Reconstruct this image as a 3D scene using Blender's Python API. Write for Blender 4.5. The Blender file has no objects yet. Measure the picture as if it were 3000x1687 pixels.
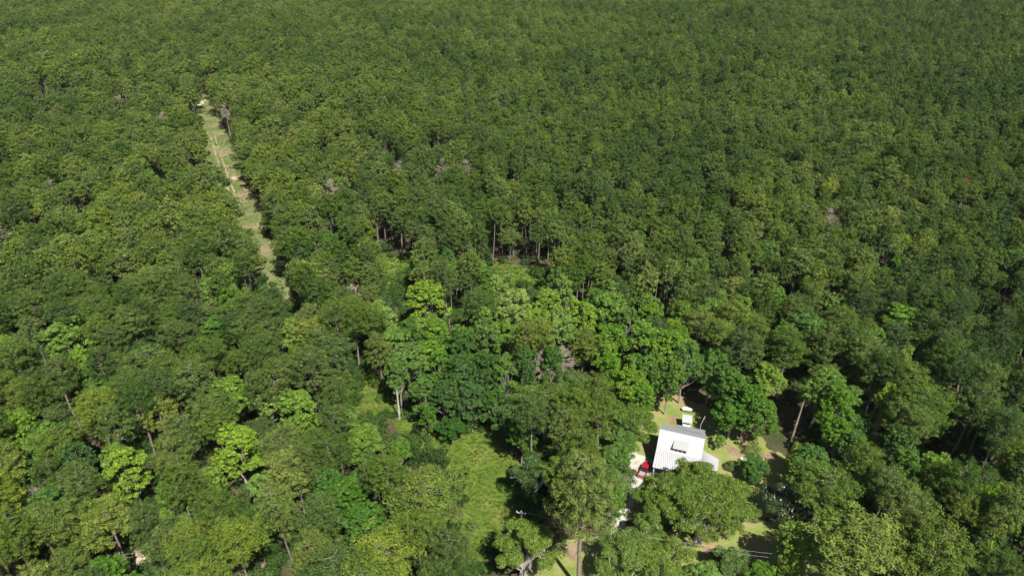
import bpy, math, random
from mathutils import noise as mnoise
import numpy as np
from mathutils import Vector, Matrix, geometry

SC = bpy.context.scene
COL = SC.collection
rng = np.random.default_rng(11)
random.seed(11)

# ------------------------------------------------------------------ camera, sky, sun, exposure
F_PX, PITCH, CAM_H = 2050.0, math.radians(30), 125.0
cam_d = bpy.data.cameras.new("camera")
cam_d.sensor_width = 36.0
cam_d.lens = 36.0 * F_PX / 3000.0
cam_d.clip_start, cam_d.clip_end = 1.0, 20000.0
cam = bpy.data.objects.new("camera", cam_d)
cam.location = (0, 0, CAM_H)
cam.rotation_euler = (math.pi / 2 - PITCH, 0, 0)
COL.objects.link(cam)
SC.camera = cam

SUN_DIR = Vector((0.46, -0.89, 0.0)).normalized() * math.cos(math.radians(55)) + Vector((0, 0, math.sin(math.radians(55))))
world = bpy.data.worlds.new("World")
SC.world = world
world.use_nodes = True
wn = world.node_tree
sky = wn.nodes.new("ShaderNodeTexSky")
sky.sky_type = 'NISHITA'
sky.sun_disc = False
sky.sun_elevation = math.radians(55)
sky.sun_rotation = math.atan2(SUN_DIR.x, SUN_DIR.y)
bg = wn.nodes["Background"]
wn.links.new(sky.outputs[0], bg.inputs[0])
bg.inputs[1].default_value = 0.05
sun_d = bpy.data.lights.new("sun", 'SUN')
sun_d.energy = 5.0
sun_d.angle = math.radians(0.53)
sun_d.color = (1.0, 0.955, 0.88)
sun = bpy.data.objects.new("sun", sun_d)
sun.location = (60, -60, 200)
sun.rotation_euler = SUN_DIR.to_track_quat('Z', 'Y').to_euler()
COL.objects.link(sun)
SC.view_settings.view_transform = 'Standard'
SC.view_settings.look = 'None'
SC.view_settings.gamma = 1.0
SC.view_settings.exposure = 0.58
SC.cycles.max_bounces = 4
SC.cycles.diffuse_bounces = 1
SC.cycles.transmission_bounces = 2
SC.cycles.glossy_bounces = 2
SC.cycles.volume_bounces = 0


def G(px, py, h=0.0):
    """world point at height h that lies behind photo pixel (px, py)"""
    u, v = (px - 1500) / F_PX, (py - 843.5) / F_PX
    c, s = math.cos(PITCH), math.sin(PITCH)
    d = (u, c - v * s, -s - v * c)
    t = (CAM_H - h) / -d[2]
    return (d[0] * t, d[1] * t, h)


def PX(x, y, z):
    c, s = math.cos(PITCH), math.sin(PITCH)
    z = z - CAM_H
    zc = y * c - z * s
    return 1500 + F_PX * x / zc, 843.5 + F_PX * (-y * s - z * c) / zc, zc


# ------------------------------------------------------------------ bookkeeping
def tag(o, label=None, cat=None, group=None, kind=None):
    if label: o['label'] = label
    if cat: o['category'] = cat
    if group: o['group'] = group
    if kind: o['kind'] = kind
    return o


def empty(name, loc, rz=0.0, scale=1.0):
    o = bpy.data.objects.new(name, None)
    o.location = loc
    o.rotation_euler = (0, 0, rz)
    o.scale = (scale,) * 3 if not hasattr(scale, '__len__') else scale
    o.empty_display_size = 0.3
    COL.objects.link(o)
    return o


def link(name, me, parent=None, mat=None, col=COL):
    o = bpy.data.objects.new(name, me)
    if mat is not None and len(me.materials) == 0:
        me.materials.append(mat)
    if parent is not None: o.parent = parent
    if col is not None: col.objects.link(o)
    return o


class MB:
    """mesh builder: faces are collected and linked as one object"""
    def __init__(s): s.v, s.f = [], []

    def poly(s, pts):
        n = len(s.v); s.v += [tuple(p) for p in pts]; s.f.append(tuple(range(n, n + len(pts))))

    def prism(s, bottom, top):
        n = len(bottom); k = len(s.v)
        s.v += [tuple(p) for p in bottom] + [tuple(p) for p in top]
        s.f.append(tuple(k + i for i in range(n))[::-1]); s.f.append(tuple(k + n + i for i in range(n)))
        for i in range(n):
            j = (i + 1) % n; s.f.append((k + i, k + j, k + n + j, k + n + i))

    def box(s, x0, x1, y0, y1, z0, z1):
        s.prism([(x0, y0, z0), (x1, y0, z0), (x1, y1, z0), (x0, y1, z0)], [(x0, y0, z1), (x1, y0, z1), (x1, y1, z1), (x0, y1, z1)])

    def slab(s, pts, th):
        """pts: planar polygon (top face), thickness downwards"""
        s.prism([(p[0], p[1], p[2] - th) for p in pts], pts)

    def tube(s, pts, rad, n=7, cap=True):
        pts = [Vector(p) for p in pts]
        if not hasattr(rad, '__len__'): rad = [rad] * len(pts)
        k = len(s.v)
        prev = None
        for i, p in enumerate(pts):
            d = (pts[min(i + 1, len(pts) - 1)] - pts[max(i - 1, 0)]).normalized()
            a = Vector((1, 0, 0)) if abs(d.x) < .8 else Vector((0, 1, 0))
            if prev is not None: a = prev
            u = (a - d * a.dot(d)).normalized(); w = d.cross(u); prev = u
            for j in range(n):
                t = 2 * math.pi * j / n
                s.v.append(tuple(p + (u * math.cos(t) + w * math.sin(t)) * rad[i]))
        for i in range(len(pts) - 1):
            for j in range(n):
                a, b = k + i * n + j, k + i * n + (j + 1) % n
                s.f.append((a, b, b + n, a + n))
        if cap:
            s.f.append(tuple(k + j for j in range(n))[::-1]); s.f.append(tuple(k + (len(pts) - 1) * n + j for j in range(n)))

    def lathe(s, prof, n=16, axis='z', c=(0, 0, 0)):
        k = len(s.v)
        for r, h in prof:
            for j in range(n):
                t = 2 * math.pi * j / n
                x, y = r * math.cos(t), r * math.sin(t)
                s.v.append((c[0] + x, c[1] + y, c[2] + h) if axis == 'z' else (c[0] + h, c[1] + x, c[2] + y))
        for i in range(len(prof) - 1):
            for j in range(n):
                a, b = k + i * n + j, k + i * n + (j + 1) % n
                s.f.append((a, b, b + n, a + n))

    def mesh(s, name, smooth=False):
        me = bpy.data.meshes.new(name); me.from_pydata(s.v, [], s.f); me.update()
        if smooth: me.polygons.foreach_set('use_smooth', [True] * len(me.polygons))
        return me

    def build(s, name, mat, parent=None, smooth=False):
        return link(name, s.mesh(name, smooth), parent, mat)


# ------------------------------------------------------------------ materials
def mat_base(name):
    m = bpy.data.materials.new(name); m.use_nodes = True
    nt = m.node_tree
    return m, nt, nt.nodes["Principled BSDF"]


def noise(nt, vec, scale, detail=4.0, rough=0.6):
    n = nt.nodes.new("ShaderNodeTexNoise"); n.inputs['Scale'].default_value = scale
    n.inputs['Detail'].default_value = detail; n.inputs['Roughness'].default_value = rough
    if vec is not None: nt.links.new(vec, n.inputs['Vector'])
    return n.outputs['Fac']


def ramp(nt, fac, stops, interp='LINEAR'):
    r = nt.nodes.new("ShaderNodeValToRGB"); r.color_ramp.interpolation = interp
    el = r.color_ramp.elements
    el[0].position, el[0].color = stops[0][0], (*stops[0][1], 1)
    el[1].position, el[1].color = stops[-1][0], (*stops[-1][1], 1)
    for p, c in stops[1:-1]:
        e = el.new(p); e.color = (*c, 1)
    nt.links.new(fac, r.inputs[0])
    return r.outputs[0]


def mixc(nt, fac, a, b, mode='MIX'):
    m = nt.nodes.new("ShaderNodeMix"); m.data_type = 'RGBA'; m.blend_type = mode
    for s, val in ((m.inputs[0], fac), (m.inputs[6], a), (m.inputs[7], b)):
        if isinstance(val, (int, float)): s.default_value = val
        elif isinstance(val, tuple): s.default_value = (*val, 1)
        else: nt.links.new(val, s)
    return m.outputs[2]


def math_n(nt, op, a, b=None, clamp=False):
    m = nt.nodes.new("ShaderNodeMath"); m.operation = op; m.use_clamp = clamp
    for s, val in ((m.inputs[0], a), (m.inputs[1], b)):
        if val is None: continue
        if isinstance(val, (int, float)): s.default_value = val
        else: nt.links.new(val, s)
    return m.outputs[0]


def maprange(nt, v, a, b, c, d):
    m = nt.nodes.new("ShaderNodeMapRange"); nt.links.new(v, m.inputs[0])
    for i, x in enumerate((a, b, c, d)): m.inputs[i + 1].default_value = x
    return m.outputs[0]


def worldpos(nt):
    return nt.nodes.new("ShaderNodeNewGeometry").outputs['Position']


def leaf_mat(name, stops, transl=0.3, rough=0.6, spec=0.14, ty=(1.25, 1.15, 0.5)):
    m, nt, p = mat_base(name)
    t = nt.nodes.new("ShaderNodeAttribute"); t.attribute_type = 'INSTANCER'; t.attribute_name = 'tint'
    lv = nt.nodes.new("ShaderNodeAttribute"); lv.attribute_type = 'GEOMETRY'; lv.attribute_name = 'lv'
    wp = worldpos(nt)
    big = maprange(nt, noise(nt, wp, 0.009, 3.0), 0.3, 0.7, -0.16, 0.16)
    f = math_n(nt, 'ADD', t.outputs['Fac'], big, True)
    lvs = maprange(nt, lv.outputs['Fac'], 0, 1, -0.13, 0.13)
    f = math_n(nt, 'ADD', f, lvs, True)
    c = ramp(nt, f, stops)
    val = maprange(nt, lv.outputs['Fac'], 0, 1, 0.55, 1.45)
    hsv = nt.nodes.new("ShaderNodeHueSaturation"); nt.links.new(c, hsv.inputs['Color']); nt.links.new(val, hsv.inputs['Value'])
    rnd = nt.nodes.new("ShaderNodeObjectInfo").outputs['Random']   # every tree its own hue and strength of green
    nt.links.new(maprange(nt, rnd, 0, 1, 0.496, 0.507), hsv.inputs['Hue'])
    nt.links.new(maprange(nt, math_n(nt, 'FRACT', math_n(nt, 'MULTIPLY', rnd, 7.31)), 0, 1, 0.90, 1.05), hsv.inputs['Saturation'])
    c = hsv.outputs[0]
    nt.links.new(c, p.inputs['Base Color'])
    p.inputs['Roughness'].default_value = rough
    p.inputs['Specular IOR Level'].default_value = spec
    tr = nt.nodes.new("ShaderNodeBsdfTranslucent")
    nt.links.new(mixc(nt, 1.0, c, ty, 'MULTIPLY'), tr.inputs[0])
    mx = nt.nodes.new("ShaderNodeMixShader"); mx.inputs[0].default_value = transl
    nt.links.new(p.outputs[0], mx.inputs[1]); nt.links.new(tr.outputs[0], mx.inputs[2])
    nt.links.new(mx.outputs[0], nt.nodes["Material Output"].inputs[0])
    return m


def simple(name, col, rough=0.7, metal=0.0, var=0.0, scale=3.0, spec=0.5, coat=0.0, bump=0.0):
    m, nt, p = mat_base(name)
    if var > 0:
        tc = nt.nodes.new("ShaderNodeTexCoord").outputs['Object']
        n = noise(nt, tc, scale)
        c = mixc(nt, n, tuple(x * (1 - var) for x in col), tuple(min(1, x * (1 + var)) for x in col))
        nt.links.new(c, p.inputs['Base Color'])
        if bump > 0:
            b = nt.nodes.new("ShaderNodeBump"); b.inputs['Strength'].default_value = bump; b.inputs['Distance'].default_value = 0.1
            nt.links.new(noise(nt, tc, scale * 3), b.inputs['Height']); nt.links.new(b.outputs[0], p.inputs['Normal'])
    else:
        p.inputs['Base Color'].default_value = (*col, 1)
    p.inputs['Roughness'].default_value = rough
    p.inputs['Metallic'].default_value = metal
    p.inputs['Specular IOR Level'].default_value = spec
    p.inputs['Coat Weight'].default_value = coat
    return m


M = {}
M['pine'] = leaf_mat('pine_needles', [(0.0, (0.042, 0.088, 0.018)), (0.35, (0.088, 0.143, 0.024)), (0.65, (0.150, 0.208, 0.032)), (1.0, (0.25, 0.30, 0.052))], 0.17)
M['broad'] = leaf_mat('broad_leaves', [(0.0, (0.038, 0.100, 0.019)), (0.35, (0.078, 0.175, 0.023)), (0.7, (0.142, 0.262, 0.028)), (1.0, (0.24, 0.345, 0.045))], 0.22, 0.55, 0.2)
M['oak'] = leaf_mat('oak_leaves', [(0.0, (0.05, 0.105, 0.020)), (0.5, (0.105, 0.178, 0.022)), (1.0, (0.19, 0.265, 0.030))], 0.22, 0.5, 0.35)
M['magnolia'] = leaf_mat('magnolia_leaves', [(0.0, (0.030, 0.055, 0.016)), (1.0, (0.075, 0.110, 0.025))], 0.12, 0.3, 0.6)
M['grass'] = leaf_mat('grass_blades', [(0.0, (0.08, 0.155, 0.024)), (0.5, (0.165, 0.255, 0.034)), (1.0, (0.29, 0.32, 0.09))], 0.35, 0.6, 0.2)
M['scrub'] = leaf_mat('scrub_leaves', [(0.0, (0.035, 0.075, 0.018)), (0.5, (0.07, 0.14, 0.025)), (1.0, (0.15, 0.20, 0.05))], 0.3)
M['dead'] = simple('dead_wood', (0.33, 0.275, 0.215), 0.9, var=0.3, scale=1.5)
M['deadbrown'] = leaf_mat('dead_needles', [(0.0, (0.20, 0.13, 0.09)), (1.0, (0.32, 0.11, 0.06))], 0.2)
M['bark'] = simple('pine_bark', (0.26, 0.21, 0.175), 0.95, var=0.4, scale=2.5, bump=0.5)
M['greybark'] = simple('grey_bark', (0.34, 0.31, 0.27), 0.95, var=0.4, scale=2.5, bump=0.5)
M['whitebark'] = simple('pale_bark', (0.5, 0.48, 0.43), 0.9, var=0.3, scale=2.0)


def ground_mat(name, stops, scale=0.15, fine=2.0, fine_amt=0.35, extra=None):
    m, nt, p = mat_base(name)
    wp = worldpos(nt)
    n1 = noise(nt, wp, scale, 6.0, 0.65)
    c = ramp(nt, maprange(nt, n1, 0.28, 0.72, 0, 1), stops)
    if extra:
        c = mixc(nt, maprange(nt, noise(nt, wp, extra[0], 4.0), extra[1], extra[1] + 0.08, 0, 1), c, extra[2])
    n2 = maprange(nt, noise(nt, wp, fine, 5.0, 0.7), 0.25, 0.75, 1 - fine_amt, 1 + fine_amt)
    hsv = nt.nodes.new("ShaderNodeHueSaturation"); nt.links.new(c, hsv.inputs['Color']); nt.links.new(n2, hsv.inputs['Value'])
    nt.links.new(hsv.outputs[0], p.inputs['Base Color'])
    p.inputs['Roughness'].default_value = 1.0; p.inputs['Specular IOR Level'].default_value = 0.1
    b = nt.nodes.new("ShaderNodeBump"); b.inputs['Distance'].default_value = 0.25; b.inputs['Strength'].default_value = 0.6
    nt.links.new(noise(nt, wp, fine * 0.8, 4.0), b.inputs['Height']); nt.links.new(b.outputs[0], p.inputs['Normal'])
    return m


M['ground'] = ground_mat('forest_floor', [(0, (0.045, 0.06, 0.022)), (0.45, (0.075, 0.07, 0.035)), (0.7, (0.13, 0.095, 0.06)), (1, (0.17, 0.12, 0.08))], 0.12)
M['meadow'] = ground_mat('meadow_soil', [(0, (0.07, 0.125, 0.018)), (0.5, (0.11, 0.168, 0.024)), (1, (0.19, 0.20, 0.055))], 0.14, 1.6)
M['lawn'] = ground_mat('dry_lawn', [(0, (0.15, 0.21, 0.045)), (0.45, (0.22, 0.26, 0.07)), (0.75, (0.29, 0.27, 0.115)), (1, (0.34, 0.26, 0.16))], 0.22, 2.5, 0.18, (0.12, 0.60, (0.34, 0.22, 0.14)))
M['strip'] = ground_mat('strip_grass', [(0, (0.085, 0.135, 0.034)), (0.4, (0.14, 0.175, 0.058)), (0.7, (0.23, 0.21, 0.11)), (1, (0.29, 0.225, 0.14))], 0.07, 0.9, 0.3)
M['gravel'] = ground_mat('white_gravel', [(0, (0.34, 0.30, 0.22)), (0.5, (0.52, 0.49, 0.42)), (1, (0.66, 0.64, 0.58))], 0.5, 5.0, 0.15)
M['sand'] = ground_mat('pale_sand', [(0, (0.42, 0.33, 0.23)), (1, (0.62, 0.52, 0.40))], 0.4, 3.0, 0.2)
M['rut'] = ground_mat('worn_rut', [(0, (0.24, 0.22, 0.12)), (1, (0.42, 0.35, 0.22))], 0.3, 2.0, 0.25)
M['litter'] = ground_mat('brown_litter', [(0, (0.20, 0.14, 0.085)), (1, (0.36, 0.26, 0.175))], 0.4, 2.5, 0.3)

# ------------------------------------------------------------------ outlines of the open ground, read off the photograph
def T(pts, sc, ox, oy): return [(ox + x / sc, oy + y / sc) for x, y in pts]


Z1 = lambda p: T(p, 2.898, 1750, 1150)
Z3 = lambda p: T(p, 2.2744, 1000, 1050)
Z6 = lambda p: T(p, 7.0, 1560, 1480)
Z7 = lambda p: T(p, 6.44, 2000, 1500)
Z8 = lambda p: T(p, 3.68, 300, 1560)
M3 = lambda p: T(p, 2.415, 1000, 500)

strip_px = [(585, 270), (600, 270), (618, 317), (672, 399), (704, 498), (756, 626), (818, 781), (874, 893), (838, 900), (814, 834), (771, 805), (761, 742), (732, 694), (713, 617), (681, 568), (655, 501), (604, 457), (604, 423), (599, 375), (589, 327)]
meadow_px = Z3([(120, 130), (200, 150), (260, 220), (350, 330), (470, 430), (540, 490), (640, 500), (740, 550), (820, 540), (850, 480), (1000, 470), (1060, 520), (1080, 600), (1130, 690), (1160, 760), (1050, 830), (1080, 880), (1160, 950), (1200, 1060), (1010, 1130), (1000, 1230), (920, 1300), (840, 1370), (800, 1300), (850, 1250), (830, 1150), (850, 1050), (860, 950), (820, 850), (760, 740), (680, 650), (560, 600), (540, 540), (400, 430), (330, 380), (140, 380), (90, 290)])
yard_px = Z1([(560, 130), (680, 90), (830, 100), (830, 230), (930, 330), (980, 400), (1090, 440), (1150, 500), (1230, 570), (1330, 540), (1490, 500), (1530, 650), (1450, 760), (1300, 760), (1180, 690), (1060, 640), (480, 720), (420, 720), (330, 690), (300, 480), (270, 390), (420, 330), (510, 280), (500, 190)])
front_px = Z1([(880, 1270), (1000, 1230), (1220, 1200), (1490, 1200), (1500, 1330), (1360, 1370), (1100, 1390), (940, 1350)])
pineyard_px = Z6([(1000, 260), (1200, 300), (1700, 290), (1830, 430), (1440, 560), (1400, 740), (1150, 520), (1000, 470)])
pineyard2_px = Z6([(740, 720), (860, 700), (1020, 760), (1010, 1050), (960, 1449), (620, 1449), (700, 1280), (450, 1180), (420, 1449), (170, 1449), (200, 1200), (330, 1080), (620, 980), (640, 830)])
drive_vis = Z1([(265, 380), (340, 450), (410, 520), (400, 590), (320, 640), (250, 700), (290, 790), (280, 870), (200, 860), (240, 790), (190, 700), (160, 600), (230, 500)])
mid_px = [M3([(250, 610), (340, 600), (450, 640), (550, 680), (440, 740), (330, 830), (300, 790), (280, 700)]), M3([(1060, 650), (1200, 680), (1350, 740), (1470, 770), (1450, 850), (1250, 810), (1130, 790), (1060, 700)]), M3([(820, 880), (880, 870), (850, 990), (810, 990)])]
sand_px = [Z8([(340, 190), (520, 210), (500, 330), (450, 400), (340, 400)]), Z8([(570, 360), (700, 360), (690, 420), (600, 420)]), Z8([(1560, 300), (1830, 300), (1740, 380)]), Z8([(1480, 410), (1570, 410), (1570, 467), (1450, 467)])]
brown_px = [[(365, 745), (385, 742), (385, 760), (365, 762)], [(440, 815), (480, 810), (475, 850), (445, 850)], [(10, 753), (35, 750), (35, 762), (12, 765)], Z1([(1180, 370), (1290, 320), (1310, 380), (1220, 420)])]


def inside(poly, x, y):
    c = False; n = len(poly); j = n - 1
    for i in range(n):
        xi, yi = poly[i]; xj, yj = poly[j]
        if (yi > y) != (yj > y) and x < (xj - xi) * (y - yi) / (yj - yi) + xi: c = not c
        j = i
    return c


CLEAR = [strip_px, meadow_px, yard_px, front_px, pineyard_px, pineyard2_px, drive_vis, [(2298, 1165), (2345, 1165), (2345, 1300), (2298, 1300)]] + mid_px[:2] + sand_px + brown_px[3:]
BB = [(min(p[0] for p in q), max(p[0] for p in q), min(p[1] for p in q), max(p[1] for p in q)) for q in CLEAR]


def blocked(x, y, polys=None):
    for q, b in zip(CLEAR, BB):
        if b[0] <= x <= b[1] and b[2] <= y <= b[3] and inside(q, x, y): return True
    return False


# ------------------------------------------------------------------ ground and open patches
gb = MB(); gb.poly([(-9000, -3000, 0), (9000, -3000, 0), (9000, 15000, 0), (-9000, 15000, 0)])
ground = tag(gb.build('ground', M['ground']), kind='structure')


def ragged(pts, amp, step=0.6, seed=0):
    from mathutils import noise as mn
    out = []
    n = len(pts)
    for i in range(n):
        a, b = Vector(pts[i]), Vector(pts[(i + 1) % n])
        k = max(1, int((b - a).length / step))
        nrm = Vector(((b - a).y, -(b - a).x)).normalized()
        for j in range(k):
            p = a + (b - a) * (j / k)
            d = mn.noise(Vector((p.x * .35, p.y * .35, seed))) * amp + mn.noise(Vector((p.x * 1.3, p.y * 1.3, seed + 5))) * amp * .45
            out.append(p + nrm * d)
    return out


def sheet(name, world_pts, z, mat, amp=1.2, step=0.6, seed=0.0):
    pts = ragged(world_pts, amp, step, seed)
    v3 = [Vector((p.x, p.y, z)) for p in pts]
    tris = geometry.tessellate_polygon([v3])
    me = bpy.data.meshes.new(name); me.from_pydata([tuple(p) for p in v3], [], [tuple(t) for t in tris]); me.update()
    import bmesh
    bm = bmesh.new(); bm.from_mesh(me); bmesh.ops.recalc_face_normals(bm, faces=bm.faces)
    for f in bm.faces:
        if f.normal.z < 0: f.normal_flip()
    bm.to_mesh(me); bm.free()
    return tag(link(name, me, None, mat), kind='structure')


g2 = lambda px: [Vector(G(x, y)[:2]) for x, y in px]


def grow(pts, d):
    """push an outline outwards from its centre line by d metres (keeps shape)"""
    n = len(pts); ar = sum(pts[i].x * pts[(i + 1) % n].y - pts[(i + 1) % n].x * pts[i].y for i in range(n))
    out = []
    for i in range(n):
        t = (pts[(i + 1) % n] - pts[i - 1]).normalized(); out.append(pts[i] + Vector((t.y, -t.x)) * d * (1 if ar > 0 else -1))
    return out


strip_ln = [(-216, 492), (-194.2, 447.8), (-164, 390), (-138.5, 335.5), (-111.9, 281.5), (-88.6, 232.6), (-74.5, 207.9), (-45.5, 165.9), (-33, 150)]
strip_w = [Vector((x + 1.5, y)) for x, y in strip_ln] + [Vector((x - 19, y - 4)) for x, y in strip_ln[::-1]]
meadow_w = g2(meadow_px)
sheet('grass_strip', strip_w, 0.004, M['strip'], 1.5, 1.5, 1)
sheet('meadow', grow(meadow_w, 2.0), 0.012, M['meadow'], 1.5, 0.8, 2)
yard_w = [Vector(p) for p in [(31, 158), (45, 160), (52, 152), (60, 146), (66, 135), (72, 131), (74, 122), (68, 116), (58, 112), (30, 110), (23, 112), (20, 120), (20, 134), (24, 146)]]
lawn = sheet('lawn', yard_w, 0.008, M['lawn'], 2.0, 0.8, 3)
front_w = [Vector(p) for p in [(2, 86), (60, 86), (78, 98), (72, 109), (60, 111.2), (34, 108), (12, 106), (2, 98)]]
sheet('front_lawn', front_w, 0.016, M['lawn'], 1.5, 0.8, 4)
for i, q in enumerate(mid_px): sheet('meadow', grow(g2(q), 2.5), 0.004, M['meadow'], 1.5, 1.0, 6 + i)
for i, q in enumerate(sand_px): sheet('sand_patch', grow(g2(q), .3), 0.004, M['sand'], 1.0, 0.6, 10 + i)
for i, q in enumerate(brown_px): sheet('bare_soil', grow(g2(q), .2), 0.020, M['litter'] if i != 2 else M['sand'], 1.0, 0.6, 15 + i)
drive_w = [Vector(p) for p in [(26, 137), (29, 137), (33, 132), (35.4, 130), (35.6, 124), (33, 120.5), (29, 118), (26.0, 112), (24.4, 104), (23, 96), (18, 86), (15.5, 86), (20.3, 97), (21.5, 106), (22.8, 114), (24, 120), (23, 127)]]
sheet('gravel_driveway', drive_w, 0.024, M['gravel'], 0.8, 0.5, 20)
sheet('gravel_patch', [Vector(G(x, y)[:2]) for x, y in [(585, 300), (600, 285), (602, 296), (590, 309), (570, 312)]], 0.024, M['gravel'], 1.0, 1.0, 21)
sheet('gravel_patch', [Vector(G(x, y)[:2]) for x, y in [(675, 520), (697, 518), (699, 526), (680, 527)]], 0.024, M['sand'], 1.0, 1.0, 22)
for nm, q in [('bare_soil', Z6([(640, 800), (1030, 760), (1000, 1060), (840, 1130), (700, 1020)])), ('bare_soil', Z7([(340, 590), (500, 680), (840, 760), (800, 850), (560, 800), (430, 760)])), ('bare_soil', Z1([(1090, 440), (1300, 530), (1490, 500), (1500, 560), (1290, 560), (1120, 520)])), ('bare_soil', Z1([(580, 210), (680, 200), (690, 260), (600, 270)])), ('bare_soil', [(706, 532), (718, 532), (728, 575), (716, 575)])]:
    sheet(nm, g2(q), 0.028, M['litter'], 0.7, 0.5, 30 + q[0][0] % 7)
# wheel ruts on the strip
for off in (-6.0, -8.5):
    pa = [Vector((x + off, y)) for x, y in strip_ln[2:5]]
    sheet('wheel_rut', [p + Vector((.4, 0)) for p in pa] + [p - Vector((.4, 0)) for p in pa[::-1]], 0.030, M['rut'], 0.5, 1.0, 50 + off)


hz = MB(); hz.box(-2500, 2500, -400, 3200, -1.0, 130.0)
hm = bpy.data.materials.new('haze'); hm.use_nodes = True; hm.node_tree.nodes.clear()
ho = hm.node_tree.nodes.new('ShaderNodeOutputMaterial'); hv = hm.node_tree.nodes.new('ShaderNodeVolumePrincipled')
hv.inputs['Color'].default_value = (.86, .92, 1.0, 1); hv.inputs['Density'].default_value = 0.000028
hm.node_tree.links.new(hv.outputs[0], ho.inputs['Volume'])
tag(hz.build('haze', hm), kind='stuff')

# ------------------------------------------------------------------ tree meshes
def unit(a): return a / np.maximum(np.linalg.norm(a, axis=-1, keepdims=True), 1e-6)


def leaf_arrays(C, R, n, lu, lvv, up=0.25, jitter=0.5, squash=0.8, low=-0.45, tone=0.5):
    """C (k,3) puff centres, R (k,) radii, n leaves per puff; returns vertices (4m,3), lv (m,)"""
    k = len(C)
    d = unit(rng.normal(size=(k * 3 * n, 3)))
    d = d[d[:, 2] > low][: k * n]
    m = len(d); ci = np.arange(m) % k
    rad = R[ci][:, None] * rng.uniform(0.65, 1.08, (m, 1))
    pos = C[ci] + d * rad * np.array([1, 1, squash])
    nr = unit(d + rng.normal(size=(m, 3)) * jitter + np.array([0, 0, up]))
    t = unit(np.cross(nr, rng.normal(size=(m, 3)))); b = np.cross(nr, t)
    su = (lu * rng.uniform(0.6, 1.25, (m, 1))); sv = (lvv * rng.uniform(0.6, 1.25, (m, 1)))
    V = np.stack([pos - t * su - b * sv * .5, pos - t * su * .1 + b * sv, pos + t * su + b * sv * .5, pos + t * su * .1 - b * sv], 1).reshape(-1, 3)
    pl = rng.uniform(0, 1, k)
    lv = np.clip(0.5 * pl[ci] + 0.5 * rng.uniform(0, 1, m), 0, 1)
    return V, lv


def mesh_quads(name, V, lv, mats, tubes=None, tube_mat=1):
    """leaf quads plus (optionally) an MB of wood with the second material"""
    nq = len(V) // 4
    me = bpy.data.meshes.new(name)
    tv = np.array(tubes.v, dtype=np.float64) if tubes is not None and tubes.v else np.zeros((0, 3))
    tf = tubes.f if tubes is not None else []
    allv = np.concatenate([V, tv]) if len(tv) else V
    me.vertices.add(len(allv)); me.vertices.foreach_set('co', allv.astype(np.float32).ravel())
    li = [np.arange(nq * 4)]; starts = [np.arange(nq) * 4]; s = nq * 4
    if tf:
        extra = []; st = []
        for f in tf:
            st.append(s); extra.extend(i + nq * 4 for i in f); s += len(f)
        li.append(np.array(extra)); starts.append(np.array(st))
    li = np.concatenate(li).astype(np.int32); starts = np.concatenate(starts).astype(np.int32)
    me.loops.add(len(li)); me.loops.foreach_set('vertex_index', li)
    me.polygons.add(len(starts)); me.polygons.foreach_set('loop_start', starts)
    for m in mats: me.materials.append(m)
    if tf: me.polygons.foreach_set('material_index', np.concatenate([np.zeros(nq), np.full(len(tf), tube_mat)]).astype(np.int32))
    a = me.attributes.new('lv', 'FLOAT', 'FACE')
    a.data.foreach_set('value', np.concatenate([lv, np.full(len(tf), .5)]).astype(np.float32))
    me.update(calc_edges=True)
    return me


LOD = {0: dict(n=1.0, s=1.0, p=1.0), 1: dict(n=0.5, s=1.45, p=0.8), 2: dict(n=0.40, s=1.8, p=0.6)}


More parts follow.
